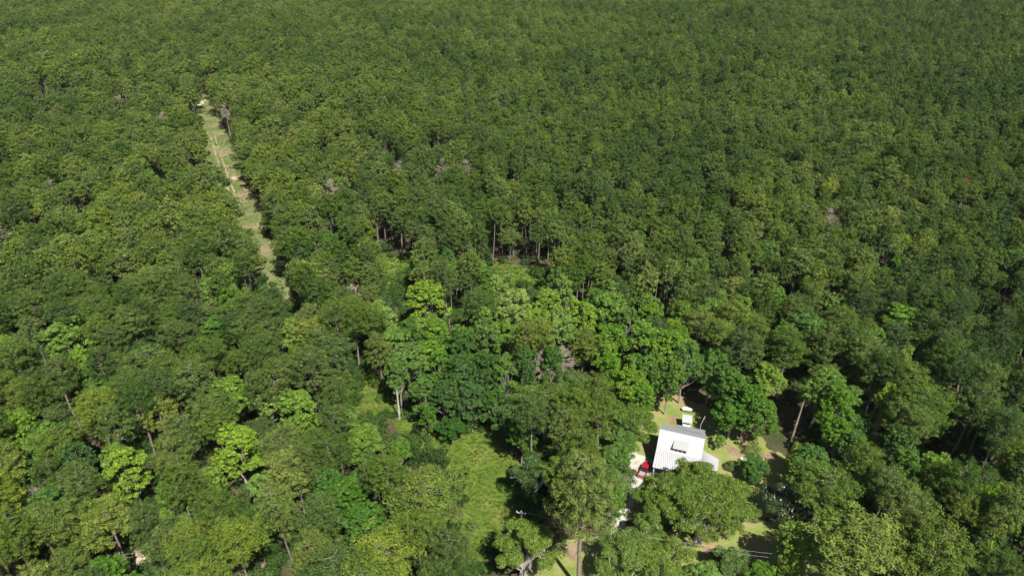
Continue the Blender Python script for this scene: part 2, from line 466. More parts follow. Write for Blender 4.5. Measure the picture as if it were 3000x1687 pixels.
def pine_parts(H, R, lod, sparse=1.0):
    """returns V, lv, trunk MB for a loblolly pine"""
    cone = rng.uniform(.55, 1.15)
    L = LOD[lod]
    tr = MB()
    bend = rng.normal(size=2) * 0.35
    def axis(t): return np.array([bend[0] * math.sin(t * 2.6), bend[1] * math.sin(t * 3.1 + .3), H * t])
    ts = [0, .15, .35, .55, .75, .95]
    tr.tube([axis(t) for t in ts], [0.34 * (1 - .88 * t) * (H / 24) for t in ts], 7 if lod == 0 else 5, False)
    h0 = rng.uniform(.46, .66)
    C, RR = [], []
    nb = int(34 * L['p'] * sparse)
    for i in range(nb):
        t = (i + rng.uniform(0, 1)) / nb
        t = t ** 0.85
        prof = math.sin(math.pi * (0.27 + 0.63 * t)) ** cone
        ln = R * prof * rng.uniform(.6, 1.22)
        az = i * 2.39996 + rng.normal() * .35
        hh = h0 + (0.97 - h0) * t
        a = axis(hh)
        rise = ln * rng.uniform(.05, .42)
        e = a + np.array([math.cos(az) * ln, math.sin(az) * ln, rise])
        if lod < 2 and (lod == 0 or i % 2 == 0):
            mid = (a + e) / 2 + np.array([0, 0, -rise * .25])
            tr.tube([a, mid, e * .93 + a * .07], [.085, .06, .025], 4, False)
        np_ = max(1, int(round((1.5 + ln * 1.5) * (1 if lod == 0 else .8))))
        for j in range(np_):
            f = 1 - (j / np_) * rng.uniform(.5, .75)
            side = rng.normal(size=3) * np.array([.55, .55, .28]) * (1.1 if j else .3) * (R / 4.2)
            C.append(a + (e - a) * f + side + np.array([0, 0, .25])); RR.append(rng.uniform(.42, .82) * (R / 4.2) ** .5 * (1 if lod == 0 else 1.15))
    C.append(axis(1.0)); RR.append(.8)
    # needle masses over the rounded top of the crown
    sd = rng.uniform(0, 50); cz = H * (h0 + .42 * (1 - h0)); rz = H * .97 - cz
    for d in unit(rng.normal(size=(int(210 * L['p'] * sparse), 3))):
        if d[2] < -.25: continue
        q = 1 + .55 * mnoise.noise(Vector((d[0] * 1.9 + sd, d[1] * 1.9, d[2] * 1.9)))
        if q < .84: continue
        C.append(axis(cz / H) + np.array([d[0] * R * .9, d[1] * R * .9, d[2] * rz]) * q * rng.uniform(.74, 1.04)); RR.append(rng.uniform(.38, .72) * (R / 4.2) ** .5 * (1 if lod == 0 else 1.2))
    for i in range(5 if lod == 0 else 2):  # dead stubs under the crown
        az = rng.uniform(0, 6.28); a = axis(rng.uniform(.32, h0)); l = rng.uniform(.8, 2.2)
        tr.tube([a, a + np.array([math.cos(az) * l, math.sin(az) * l, rng.uniform(-.2, .5)])], [.06, .02], 4, False)
    C, RR = np.array(C), np.array(RR)
    V, lv = leaf_arrays(C, RR, int(44 * L['n']), .15 * L['s'], .075 * L['s'] * (1.0 if lod == 0 else 1.25), up=.3, jitter=.34, squash=.8, low=-.35)
    return V, lv, tr


def broad_parts(H, R, lod, flat=1.0, lobes=18, crown0=.35, dens=1.0, leaf=1.0):
    L = LOD[lod]
    tr = MB()
    top = H - R * .55 * flat
    base = np.array([0, 0, 0.0]); fork = np.array([rng.normal() * .3, rng.normal() * .3, H * crown0 * .8])
    tr.tube([base, fork * np.array([.5, .5, .5]), fork], [.30 * H / 18, .24 * H / 18, .2 * H / 18], 7 if lod == 0 else 5, False)
    C, RR = [], []
    for i in range(lobes):
        u = (i + .5) / lobes
        t = u ** .8
        prof = math.sin(math.pi * (.22 + .70 * t)) ** .8
        az = i * 2.39996 + rng.normal() * .3
        rr = R * prof * rng.uniform(.45, .92)
        lr = R * rng.uniform(.20, .42)
        h = H * crown0 + lr * .6 + (H - lr * 1.0 - H * crown0 - lr * .3) * t
        c = np.array([math.cos(az) * rr, math.sin(az) * rr, h])
        if lod < 2:
            tr.tube([fork, (fork + c) / 2 + rng.normal(size=3) * .3, c + np.array([0, 0, lr * .4])], [.13 * H / 18, .09, .03], 4, False)
        k = int(26 * L['p'])
        d = unit(rng.normal(size=(k * 4, 3))); d = d[d[:, 2] > -.35][:k]
        pc = c + d * lr * rng.uniform(.72, 1.08, (len(d), 1)) * np.array([1.05, 1.05, .85])
        C.append(pc); RR.append(rng.uniform(.32, .60, len(d)) * (R / 4) ** .5 * (1 if lod == 0 else 1.2))
    C, RR = np.concatenate(C), np.concatenate(RR)
    V, lv = leaf_arrays(C, RR, int(40 * L['n'] * dens), .15 * L['s'] * leaf, .11 * L['s'] * leaf, up=.35, jitter=.42, squash=.8, low=-.5)
    return V, lv, tr


def live_oak_parts(H, R, lobes=34, dens=1.0, back=0.0, ysc=1.0):
    """broad low dome with heavy pale limbs that show between the leaf masses"""
    tr = MB()
    fork = np.array([0, 0, H * .2])
    tr.tube([(0, 0, 0), (0.05, 0, H * .1), fork], [H * .085, H * .06, H * .055], 10, False)
    C, RR = [], []
    mains = []
    for q in range(9):
        az = q * 2 * math.pi / 9 + rng.normal() * .2; e = np.array([math.cos(az) * R * .72, math.sin(az) * R * .72 * ysc + back, H * rng.uniform(.45, .62)])
        k1 = fork + (e - fork) * .3 + np.array([0, 0, H * .05]) + rng.normal(size=3) * .5; k2 = fork + (e - fork) * .65 + np.array([0, 0, H * .04]) + rng.normal(size=3) * .7
        tr.tube([fork, k1, k2, e], [H * .034, H * .026, H * .016, .08], 7, False); mains += [k1, (k1 + k2) / 2, k2, (k2 + e) / 2]
    for i in range(lobes):
        u = (i + .5) / lobes
        rr = R * math.sqrt(u) * .88; az = i * 2.39996 + rng.normal() * .15
        lr = R * rng.uniform(.10, .20) * (34 / lobes) ** .3
        top = H * (1 - .55 * (rr / R) ** 2.4) - abs(rng.normal()) * H * .10; rr *= rng.uniform(.9, 1.1)
        c = np.array([math.cos(az) * rr, math.sin(az) * rr * ysc + back, max(lr, top - lr * .8) + rng.normal() * .5])
        st = min(mains, key=lambda z_: np.linalg.norm(z_ - c)); m2 = (st + c) / 2 + rng.normal(size=3) * .5
        tr.tube([st, m2, c + np.array([0, 0, lr * .5])], [H * .011, H * .008, .04], 5, False)
        for q in range(3):
            e = c + unit(rng.normal(size=3)) * lr * 1.05 + np.array([0, 0, lr * .3]); tr.tube([m2, (m2 + e) / 2 + rng.normal(size=3) * .3, e], [.10, .07, .03], 4, False)
        k = 30
        d = unit(rng.normal(size=(k * 4, 3))); d = d[d[:, 2] > -.2][:k]
        el3 = np.array([rng.uniform(.8, 1.35), rng.uniform(.8, 1.35), rng.uniform(.5, .8)])
        C.append(c + d * lr * rng.uniform(.7, 1.15, (len(d), 1)) * el3); RR.append(rng.uniform(.5, .85, len(d)))
    C, RR = np.concatenate(C), np.concatenate(RR)
    V, lv = leaf_arrays(C, RR, int(52 * dens), .15, .11, up=.4, jitter=.6, squash=.8, low=-.4)
    return V, lv, tr


def dead_parts(H, R):
    tr = MB()
    ts = [0, .3, .6, .85, 1.0]
    b = rng.normal(size=2) * .4
    ax = lambda t: np.array([b[0] * t * t * 2, b[1] * t * t * 2, H * t])
    tr.tube([ax(t) for t in ts], [.3 * (1 - .85 * t) for t in ts], 6, False)
    for i in range(40):
        t = rng.uniform(.5, 1.0); az = i * 2.4; l = R * math.sin(math.pi * (.25 + .7 * (t - .5) * 2)) * rng.uniform(.6, 1.1)
        a = ax(t); d = np.array([math.cos(az), math.sin(az), rng.uniform(.1, .6)])
        e = a + d * l
        tr.tube([a, (a + e) / 2 + rng.normal(size=3) * .15, e], [.07, .045, .02], 4, False)
        for q in range(9):
            f = rng.uniform(.3, 1); s0 = a + (e - a) * f; e2 = s0 + unit(d + rng.normal(size=3) * .8) * l * .4
            tr.tube([s0, e2], [.04, .03], 3, False)
            for w_ in range(2):
                s1 = s0 + (e2 - s0) * rng.uniform(.3, 1); tr.tube([s1, s1 + unit(rng.normal(size=3) + np.array([0, 0, .4])) * rng.uniform(.4, .9)], [.03, .025], 3, False)
    return tr


# ------------------------------------------------------------------ prototypes
def proto_set(fn, mats, n, lod, specs, name):
    """a collection (not in the scene) of single-mesh trees for the far stuff objects"""
    col = bpy.data.collections.new(name + '_prototypes')
    for i in range(n):
        V, lv, tr = fn(*specs(i), lod)
        me = mesh_quads('%s_%02d' % (name, i), V, lv, mats, tr)
        o = bpy.data.objects.new('%s_proto_%02d' % (name, i), me); col.objects.link(o)
    return col


PINE_H, PINE_R = 23.0, 4.2
BROAD_H, BROAD_R = 18.0, 4.4
pine_near = []
for i in range(8):
    V, lv, tr = pine_parts(PINE_H, PINE_R * rng.uniform(.93, 1.07), 0)
    pine_near.append((mesh_quads('pine_crown', V, lv, [M['pine']]), tr.mesh('pine_trunk')))
    pine_near[-1][1].materials.append(M['bark'])
broad_near = []
for i in range(8):
    V, lv, tr = broad_parts(BROAD_H, BROAD_R, 0, crown0=rng.uniform(.28, .4), lobes=int(rng.integers(15, 24)))
    broad_near.append((mesh_quads('broadleaf_crown', V, lv, [M['broad']]), tr.mesh('broadleaf_trunk')))
    broad_near[-1][1].materials.append(M['greybark'])
pine_mid = proto_set(pine_parts, [M['pine'], M['bark']], 9, 1, lambda i: (PINE_H, PINE_R * rng.uniform(.9, 1.1)), 'mid_pine')
pine_far = proto_set(pine_parts, [M['pine'], M['bark']], 9, 2, lambda i: (PINE_H, PINE_R * rng.uniform(.9, 1.1)), 'far_pine')
broad_far = proto_set(broad_parts, [M['broad'], M['greybark']], 6, 1, lambda i: (BROAD_H, BROAD_R), 'mid_broadleaf')


def scatter(name, P, S, RZ, IDX, TINT, col, label=None, cat=None, group=None):
    me = bpy.data.meshes.new(name)
    P = np.asarray(P, dtype=np.float32); n = len(P)
    me.vertices.add(n); me.vertices.foreach_set('co', P.ravel())
    def at(nm, ty, vals, key):
        a = me.attributes.new(nm, ty, 'POINT'); a.data.foreach_set(key, np.asarray(vals).ravel())
    at('scl', 'FLOAT_VECTOR', np.asarray(S, np.float32), 'vector')
    at('rot', 'FLOAT_VECTOR', np.stack([rng.normal(0, .03, n), rng.normal(0, .03, n), RZ], 1).astype(np.float32), 'vector')
    at('idx', 'INT', np.asarray(IDX, np.int32), 'value')
    at('tint', 'FLOAT', np.asarray(TINT, np.float32), 'value')
    o = link(name, me)
    ng = bpy.data.node_groups.new(name + '_scatter', 'GeometryNodeTree')
    ng.interface.new_socket('Geometry', in_out='INPUT', socket_type='NodeSocketGeometry')
    ng.interface.new_socket('Geometry', in_out='OUTPUT', socket_type='NodeSocketGeometry')
    N = ng.nodes.new
    gi, go, iop, ci = N('NodeGroupInput'), N('NodeGroupOutput'), N('GeometryNodeInstanceOnPoints'), N('GeometryNodeCollectionInfo')
    ci.inputs['Collection'].default_value = col; ci.inputs['Separate Children'].default_value = True; ci.inputs['Reset Children'].default_value = True
    iop.inputs['Pick Instance'].default_value = True
    def named(nm, ty):
        a = N('GeometryNodeInputNamedAttribute'); a.data_type = ty; a.inputs['Name'].default_value = nm
        return [s for s in a.outputs if s.enabled and s.name == 'Attribute'][0]
    e2r = N('FunctionNodeEulerToRotation')
    ng.links.new(named('rot', 'FLOAT_VECTOR'), e2r.inputs[0])
    ng.links.new(gi.outputs[0], iop.inputs['Points']); ng.links.new(ci.outputs[0], iop.inputs['Instance'])
    ng.links.new(named('idx', 'INT'), iop.inputs['Instance Index']); ng.links.new(e2r.outputs[0], iop.inputs['Rotation'])
    ng.links.new(named('scl', 'FLOAT_VECTOR'), iop.inputs['Scale']); ng.links.new(iop.outputs[0], go.inputs[0])
    md = o.modifiers.new('scatter', 'NODES'); md.node_group = ng
    return tag(o, label, cat, group, 'stuff')


# ------------------------------------------------------------------ where the trees stand
DEAD = [(975, 560, 3.8, 21, 'grey bare-twigged dead pine right of the cleared strip, its crown a grey dome'), (1172, 505, 3.4, 22, 'leftmost of the grey dead pines in the sparse stand at upper centre'), (1200, 520, 3, 20, 'second dead pine from the left in the sparse stand at upper centre'),
        (1235, 525, 3.2, 17, 'low grey dead tree in the middle of the sparse stand at upper centre'), (1295, 500, 3, 24, 'tall grey dead pine at the right end of the sparse stand at upper centre'), (1330, 515, 2.6, 22, 'thin dead pine just right of the tallest one in the sparse stand'),
        (1362, 497, 3.4, 19, 'pinkish grey dead crown alone above the sparse stand'), (1553, 588, 3.0, 18, 'pinkish dead crown right of the photo centre line, below the sparse stand'), (2432, 645, 4.0, 21, 'large pinkish bare dead pine in the right half of the forest'),
        (2408, 690, 2.5, 20, 'slender dead pine just left of the large bare one'), (1470, 292, 4.6, 22, 'pale dead tree standing alone high in the forest, top centre'), (725, 103, 5.0, 20, 'grey dead crown far away above the end of the cleared strip'),
        (1270, 155, 4.0, 20, 'small pale dead crown far up near the top centre'), (660, 325, 3.4, 19, 'grey dead crown at the right edge of the far strip'), (480, 355, 3.4, 20, 'grey brown dead tree left of the far strip'),
        (345, 300, 3.4, 20, 'bare dead tree among the trunks at upper left'), (1035, 870, 4.5, 16, 'grey leafless tree beside the meadow tip, above its upper end'), (1590, 1070, 4.0, 15, 'grey tangle of bare branches in the dark oaks above the meadow'), (1650, 1050, 4.0, 15, 'second grey bare tree, right of the grey tangle above the meadow'),
        (110, 1470, 3.4, 14, 'bare grey branched tree among bright bushes at the left edge'), (160, 560, 3.0, 22, 'pale dead trunk near the left edge, upper part'), (20, 690, 3.4, 18, 'grey dead crown touching the left edge')]
# hand-placed trees: kind, crown centre in the photograph, crown radius in photo pixels, height, tint
HAND = [
    ('broad', 690, 832, 36, 20, .80), ('broad', 618, 872, 34, 19, .78), ('broad', 198, 1000, 62, 19, .80), ('broad', 240, 1085, 52, 18, .85),
    ('broad', 866, 985, 44, 18, .80), ('broad', 680, 1178, 72, 19, .68), ('broad', 80, 1262, 50, 18, .78), ('broad', 700, 1320, 66, 18, .90),
    ('broad', 385, 1388, 60, 18, .85), ('broad', 875, 1215, 66, 18, .66), ('broad', 345, 1370, 45, 17, .80), ('broad', 150, 1500, 80, 15, .35),
    ('broad', 1103, 955, 58, 20, .74), ('broad', 1157, 1022, 52, 18, .62), ('broad', 1199, 1071, 55, 18, .52), ('broad', 1248, 893, 62, 21, .82),
    ('broad', 1273, 997, 46, 18, .66), ('broad', 1455, 866, 36, 20, .92), ('broad', 1509, 914, 46, 20, .88), ('broad', 1600, 915, 46, 20, .80),
    ('broad', 1646, 873, 40, 20, .72), ('broad', 1571, 975, 52, 20, .76), ('broad', 1640, 980, 48, 19, .70), ('broad', 1704, 947, 52, 20, .80),
    ('broad', 1787, 926, 55, 21, .70), ('broad', 1787, 1017, 48, 19, .58), ('broad', 1890, 1020, 58, 21, .68), ('broad', 1958, 1040, 56, 20, .62),
    ('broad', 1470, 1000, 40, 17, .60), ('broad', 1420, 950, 40, 18, .66), ('broad', 1510, 1010, 40, 18, .70),
    ('broad', 2236, 769, 48, 21, .34), ('broad', 2033, 819, 36, 20, .60), ('broad', 2095, 943, 52, 20, .66), ('broad', 2166, 931, 42, 20, .64),
    ('broad', 2269, 902, 38, 20, .60), ('broad', 2352, 989, 66, 20, .34), ('broad', 2621, 964, 56, 21, .58), ('broad', 2629, 1082, 28, 21, .98),
    ('broad', 2290, 1020, 46, 19, .50), ('broad', 2400, 1150, 56, 20, .58), ('broad', 2440, 1200, 52, 19, .52), ('broad', 2588, 1199, 36, 20, .92), ('broad', 2745, 1410, 58, 19, .84),
    ('broad', 2333, 1603, 60, 15, .72), ('broad', 2300, 1665, 40, 12, .90), ('broad', 2872, 1650, 38, 16, .92), ('broad', 2145, 1150, 56, 18, .36), ('broad', 2085, 1085, 48, 18, .34),
    ('broad', 2613, 1319, 52, 20, .24), ('broad', 2952, 790, 42, 20, .5), ('broad', 1430, 1095, 50, 17, .12), ('broad', 1350, 1105, 55, 17, .14), ('broad', 1380, 1180, 60, 15, .12), ('broad', 1300, 1170, 50, 15, .14),
    ('broad', 1450, 1190, 48, 14, .12), ('broad', 1325, 1255, 44, 7, .08), ('broad', 1480, 1230, 36, 12, .22), ('broad', 1240, 1160, 46, 16, .42), ('broad', 1168, 1105, 40, 18, .52), ('broad', 1255, 1230, 26, 10, .45),
    ('broad', 1072, 1305, 58, 14, .70), ('broad', 1020, 1248, 34, 14, .76), ('broad', 1168, 1328, 38, 11, .6), ('broad', 1960, 1112, 42, 19, .50), ('broad', 2005, 1075, 50, 20, .46), ('broad', 1900, 1100, 48, 19, .44), ('broad', 2240, 1695, 50, 8, .35), ('broad', 2065, 1695, 50, 8, .6),
    ('broad', 2145, 1222, 50, 12, .28), ('broad', 2190, 1190, 50, 17, .34), ('broad', 1800, 1352, 48, 11, .40), ('broad', 1775, 1430, 56, 12, .36), ('broad', 1785, 1490, 40, 11, .42), ('broad', 1838, 1318, 30, 8, .45), ('broad', 1822, 1440, 30, 8, .45), ('broad', 1830, 1290, 40, 10, .42), ('broad', 1210, 1000, 30, 17, .25),
    ('broad', 2212, 1371, 42, 6.5, .22), ('broad', 2109, 1290, 18, 4.5, .55), ('broad', 2450, 1290, 44, 16, .5), ('broad', 2490, 1330, 44, 16, .45), ('broad', 620, 1420, 40, 12, .8), ('broad', 770, 1560, 46, 8, .6),
    ('broad', 1010, 1480, 70, 15, .38), ('broad', 1080, 1540, 60, 14, .40), ('broad', 1090, 1390, 50, 14, .35), ('broad', 1480, 1100, 36, 18, .55), ('broad', 1540, 1080, 40, 18, .15), ('broad', 1620, 1080, 40, 18, .2),
    ('broad', 2110, 1140, 44, 14, .25), ('broad', 2235, 1225, 52, 15, .38), ('pine', 1389, 893, 52, 22, .25), ('pine', 1316, 810, 36, 27, .30), ('pine', 1594, 1180, 92, 17, .36), ('pine', 1248, 1452, 92, 18, .52), ('pine', 1110, 1625, 90, 21, .72), ('pine', 1170, 1580, 60, 17, .6),
    ('pine', 2425, 1425, 92, 17, .36), ('pine', 2540, 1600, 128, 24, .55), ('pine', 2660, 1480, 60, 24, .4), ('pine', 2700, 1560, 58, 24, .42), ('pine', 2950, 1480, 56, 25, .45), ('pine', 2700, 1180, 70, 24, .35), ('pine', 2650, 1240, 56, 24, .42),
    ('pine', 820, 1480, 62, 23, .62), ('pine', 330, 1540, 78, 23, .70), ('pine', 440, 1060, 60, 22, .45), ('pine', 560, 1590, 60, 22, .66), ('pine', 690, 1590, 66, 23, .66), ('pine', 900, 1610, 60, 22, .68), ('pine', 185, 930, 55, 23, .22),
]
SPECIAL_CLEAR = []
HT = []  # kind, x, y, radius m, height, tint
for k, cx, cy, rp, h, t in HAND:
    ch = h * (.78 if k == 'pine' else .62)
    x, y, _ = G(cx, cy, ch)
    r = rp * PX(x, y, ch)[2] / F_PX
    HT.append([k, x, y, r, h, t])
# placed by their foot
LONE = (13.6, 93.4)
OAK = (40.9, 105.5)
specials = [('lone', LONE[0], LONE[1], 6.0, 31, .5), ('oak', OAK[0], OAK[1] + 5, 12.0, 14, .6),
            ('oak', *G(1836, 1225, 9)[:2], 8.0, 13, .45), ('oak', *G(1760, 1190, 9)[:2], 7.0, 13, .35), ('oak', *G(1835, 1622, 8)[:2], 6.6, 12, .62), ('oak', *G(1940, 1640, 7)[:2], 7.0, 11, .72),
            ('oak', *G(1562, 1400, 7)[:2], 5.8, 13, .10), ('oak', *G(1536, 1604, 9)[:2], 6.4, 15, .66), ('magnolia', *G(2295, 1478, 5)[:2], 5.2, 9.5, .4), ('oak', *G(2140, 1655, 5)[:2], 5.0, 8, .30), ('oak', *G(1680, 1130, 9)[:2], 6.0, 14, .30), ('oak', *G(1893, 1560, 6)[:2], 4.6, 10, .55)]

ELL_B = [(1560, 960, 480, 150, .75), (1950, 1070, 380, 110, .6), (1380, 1160, 260, 110, .9), (2400, 1250, 420, 260, .38), (300, 1480, 520, 240, .30), (1080, 1400, 180, 220, .5), (150, 1100, 260, 120, .3), (720, 1150, 320, 140, .16), (2750, 850, 350, 250, .12), (1650, 650, 500, 150, .10), (1250, 740, 200, 60, .3)]
ELL_S = [(300, 345, 200, 40, .6), (170, 440, 90, 40, .5), (560, 470, 60, 60, .4), (1000, 590, 80, 30, .5), (620, 430, 90, 40, .45), (1160, 545, 240, 40, .62), (1010, 480, 200, 30, .35), (480, 800, 130, 40, .45), (800, 470, 100, 50, .35), (1500, 760, 160, 40, .3), (40, 620, 60, 60, .4)]


def ell(lst, x, y, base):
    p = base
    for a in lst:
        if ((x - a[0]) / a[2]) ** 2 + ((y - a[1]) / a[3]) ** 2 < 1: p = max(p, a[4])
    return p


from mathutils import noise as mnoise
occupied = [(*G(a_, b_, 15)[:2], 3.6) for a_, b_ in ((2833, 547), (475, 443), (835, 328))] + [(*G(d[0], d[1], d[3] * .8)[:2], d[2]) for d in DEAD] + [(t[1], t[2], t[3]) for t in HT] + [(s[1], s[2], s[3]) for s in specials]
grid = {}
for x, y, r in occupied:
    for gx in range(int((x - r - 5) // 10), int((x + r + 5) // 10) + 1):
        for gy in range(int((y - r - 5) // 10), int((y + r + 5) // 10) + 1):
            grid.setdefault((gx, gy), []).append((x, y, r))

PINES, BROADS, UNDER = [], [], []
sp = 5.8
row = 0
yy = 70.0
while yy < 1150:
    half = yy * 0.80 + 55
    n = int(2 * half / sp)
    for i in range(n):
        x = -half + (i + .5 * (row % 2)) * sp + random.uniform(-.36, .36) * sp
        y = yy + random.uniform(-.36, .36) * sp
        bpx, bpy_, _ = PX(x, y, 20); big = max(1.0 / (1 + math.exp((bpx - 1150) / 160.0)), 1.0 / (1 + math.exp((900 - bpy_) / 90.0)))   # large old pines on the left, denser young ones on the right
        if random.random() < .31 * big: continue
        h = random.uniform(18.5, 25.5) + (3 if random.random() < .12 else 0) - (5 if random.random() < .12 else 0) + 2.5 * mnoise.noise(Vector((x * .03, y * .03, 7.7)))
        if random.random() < .10: h *= .8
        bx, by, zc = PX(x, y, 0.0)
        if not (-500 < bx < 3500): 
            if y < 400 or abs(x) > half: continue
        pb = ell(ELL_B, *PX(x, y, 15)[:2], .05 if by > 550 else .025)
        kind = 'broad' if random.random() < pb else 'pine'
        if kind == 'broad': h = random.uniform(13, 20)
        r = random.uniform(2.6, 3.8) * (1 + .27 * big) * (1 if kind == 'pine' else 1.02)
        if 0 < x < 64 and y < 109: continue
        ok = True
        for (ox, oy, orr) in grid.get((int(x // 10), int(y // 10)), ()):
            if (x - ox) ** 2 + (y - oy) ** 2 < (orr * .82 + r * .55) ** 2: ok = False; break
        if not ok: continue
        if by > 200:
            rp = r * F_PX / zc * (.75 if by < 1000 else .9)
            for hh, fr in ((0, .25), (h * .30, .15), (h * .55, .8), (h * .8, .85), (h * .97, .4)):
                px, py, _ = PX(x, y, hh)
                for dx, dy in ((0, 0), (1, 0), (-1, 0), (0, .7), (0, -.7), (.55, .5), (-.55, .5), (.55, -.5), (-.55, -.5)):
                    if blocked(px + dx * rp * fr, py + dy * rp * fr): ok = False; break
                if not ok: break
        if not ok: continue
        if random.random() < ell(ELL_S, bx, by, .015): continue
        (PINES if kind == 'pine' else BROADS).append((x, y, r, h))
    yy += sp * .866
    row += 1


def tint_at(x, y, kind):
    a = mnoise.noise(Vector((x * .012, y * .012, 3.1))) * .5
    b = random.gauss(0, .13)
    px, py, _ = PX(x, y, 15)
    side = (1500 - px) / 3000 * .12  # sun-angle brightness put into the tint: pines darken towards the right
    if kind == 'pine': return min(1, max(0, .40 + a * .35 + b + side + (.08 if py > 1300 and px < 1300 else 0)))
    return min(1, max(0, .55 + a * .4 + random.gauss(0, .16)))


# split: the 300 largest-looking pines and broadleaf trees are individuals
hand_p = [t for t in HT if t[0] == 'pine']; hand_b = [t for t in HT if t[0] == 'broad']
def in_frame(x, y, h):
    px, py, z = PX(x, y, h * .75)
    return -60 < px < 3060 and py < 1760 and z > 0
def near_key(t): return PX(t[0], t[1], t[3] * .7)[2]
vp = sorted([p for p in PINES if in_frame(p[0], p[1], p[3])], key=near_key)
vb = sorted([p for p in BROADS if in_frame(p[0], p[1], p[3])], key=near_key)
NP, NB = 296 - len(hand_p), 290 - len(hand_b)
ind_p, ind_b = vp[:NP], vb[:NB]
sp_, sb_ = set(ind_p), set(ind_b)
rest_p = [p for p in PINES if p not in sp_]; rest_b = [p for p in BROADS if p not in sb_]

TREES = []  # kind, x, y, r, h, tint, root
for t in hand_p + hand_b: TREES.append(t[:])
for p in ind_p: TREES.append(['pine', p[0], p[1], p[2], p[3], tint_at(p[0], p[1], 'pine')])
for p in ind_b: TREES.append(['broad', p[0], p[1], p[2], p[3], tint_at(p[0], p[1], 'broad')])

ANCH = [("the red truck", 1880, 1370), ("the white house", 2000, 1320), ("the utility pole", 1527, 1510), ("the middle of the meadow", 1400, 1350), ("the near end of the cleared strip", 845, 890), ("the middle of the cleared strip", 720, 600), ("the great live oak", 2050, 1470), ("the lone tall pine by the bottom edge", 1690, 1480), ("the bare broken trunk", 2325, 1230),
        ("the photo's lower left corner", 0, 1687), ("the middle of the photo's left edge", 0, 843), ("the photo's lower right corner", 3000, 1687), ("the middle of the photo's right edge", 3000, 843), ("the middle of the photo", 1500, 843), ("the middle of the photo's bottom edge", 1500, 1687), ("the sandy ground at lower left", 410, 1640), ("the dark low oak above the meadow", 1325, 1257), ("the small clearing above the photo's centre", 1150, 790),
        ("the centre of the lower left quarter", 750, 1265), ("the centre of the right half", 2250, 860), ("the centre of the lower right quarter", 2500, 1265), ("the lower third of the left edge", 0, 1200)]
ORD = ["nearest", "second nearest", "third nearest", "fourth nearest", "fifth nearest", "sixth nearest", "seventh nearest", "eighth nearest", "ninth nearest", "tenth nearest"] + ["%dth nearest" % i for i in range(11, 80)]


def tone_word(kind, t):
    if kind == 'pine': return "dark green" if t < .33 else ("mid green" if t < .5 else ("olive green" if t < .66 else "yellowish green"))
    return "dark green" if t < .3 else ("mid green" if t < .55 else ("bright green" if t < .78 else "yellow-green"))


bins = {}
for t in TREES:
    px, py, _ = PX(t[1], t[2], t[4] * .75)
    a = min(ANCH, key=lambda q: (q[1] - px) ** 2 + (q[2] - py) ** 2)
    dx, dy = px - a[1], py - a[2]
    dr = ("right of" if dx > 0 else "left of") if abs(dx) > abs(dy) else ("below" if dy > 0 else "above")
    key = (t[0], tone_word(t[0], t[5]), dr, a[0])
    bins.setdefault(key, []).append((dx * dx + dy * dy, t))
for key, lst in bins.items():
    lst.sort(key=lambda q: q[0])
    for i, (_, t) in enumerate(lst):
        nm = 'pine' if key[0] == 'pine' else 'broadleaf tree'
        t.append("%s %s %s %s%s" % (key[1], nm, key[2], key[3], (", %s" % ORD[i]) if len(lst) > 1 else ""))


def plant(kind, x, y, r, h, tint, label, vi=None):
    if kind == 'pine':
        cr, tk = pine_near[vi if vi is not None else random.randrange(len(pine_near))]; sc = (r / PINE_R * random.uniform(.88, 1.14), r / PINE_R * random.uniform(.88, 1.14), h / PINE_H)
        nm, cat, grp = 'pine_tree', 'pine tree', 'pines of the near forest'
    else:
        cr, tk = broad_near[vi if vi is not None else random.randrange(len(broad_near))]; sc = (r / BROAD_R * random.uniform(.9, 1.12), r / BROAD_R * random.uniform(.9, 1.12), h / BROAD_H)
        nm, cat, grp = 'broadleaf_tree', 'broadleaf tree', 'broadleaf trees among the pines'
    e = empty(nm, (x, y, 0), random.uniform(0, 6.28), sc)
    e.rotation_euler = (random.gauss(0, .025), random.gauss(0, .025), e.rotation_euler[2])
    tag(e, label, cat, grp)
    a = link('trunk', tk, e); b = link('crown', cr, e); b['tint'] = float(tint)
    return e


for t in TREES: plant(*t[:6], t[6])

# far trees: one object per kind
def arr(lst, base_r, base_h, kind, nv):
    P = [(p[0], p[1], 0) for p in lst]; S = [(p[2] / base_r * random.uniform(.82, 1.2), p[2] / base_r * random.uniform(.82, 1.2), p[3] / base_h) for p in lst]
    return P, S, rng.uniform(0, 6.28, len(lst)), rng.integers(0, nv, len(lst)), [tint_at(p[0], p[1], kind) for p in lst]


mid = [p for p in rest_p if p[1] < 380]; far = [p for p in rest_p if p[1] >= 380]
# mid and far needle detail live in one collection so that the pines stay one object
allp = bpy.data.collections.new('forest_pine_prototypes')
for o in list(pine_mid.objects) + list(pine_far.objects): allp.objects.link(o)
for i, o in enumerate(sorted(allp.objects, key=lambda q: (q.name.startswith('far'), q.name))): o.name = 'forest_pine_%02d' % i
P1, S1, R1, I1, T1 = arr(mid, PINE_R, PINE_H, 'pine', 9); P2, S2, R2, I2, T2 = arr(far, PINE_R, PINE_H, 'pine', 9)
scatter('pine_forest', P1 + P2, S1 + S2, np.concatenate([R1, R2]), np.concatenate([I1, I2 + 9]), T1 + T2, allp, 'dense pine forest covering the land to the top of the photo', 'forest')
a_ = arr(rest_b, BROAD_R, BROAD_H, 'broad', 6)
scatter('broadleaf_woodland', *a_, broad_far, 'scattered brighter broadleaf crowns deep within the far pine forest', 'forest')
print('pines', len(PINES), 'broads', len(BROADS), 'ind', len(ind_p), len(ind_b), 'rest', len(mid), len(far), len(rest_b))


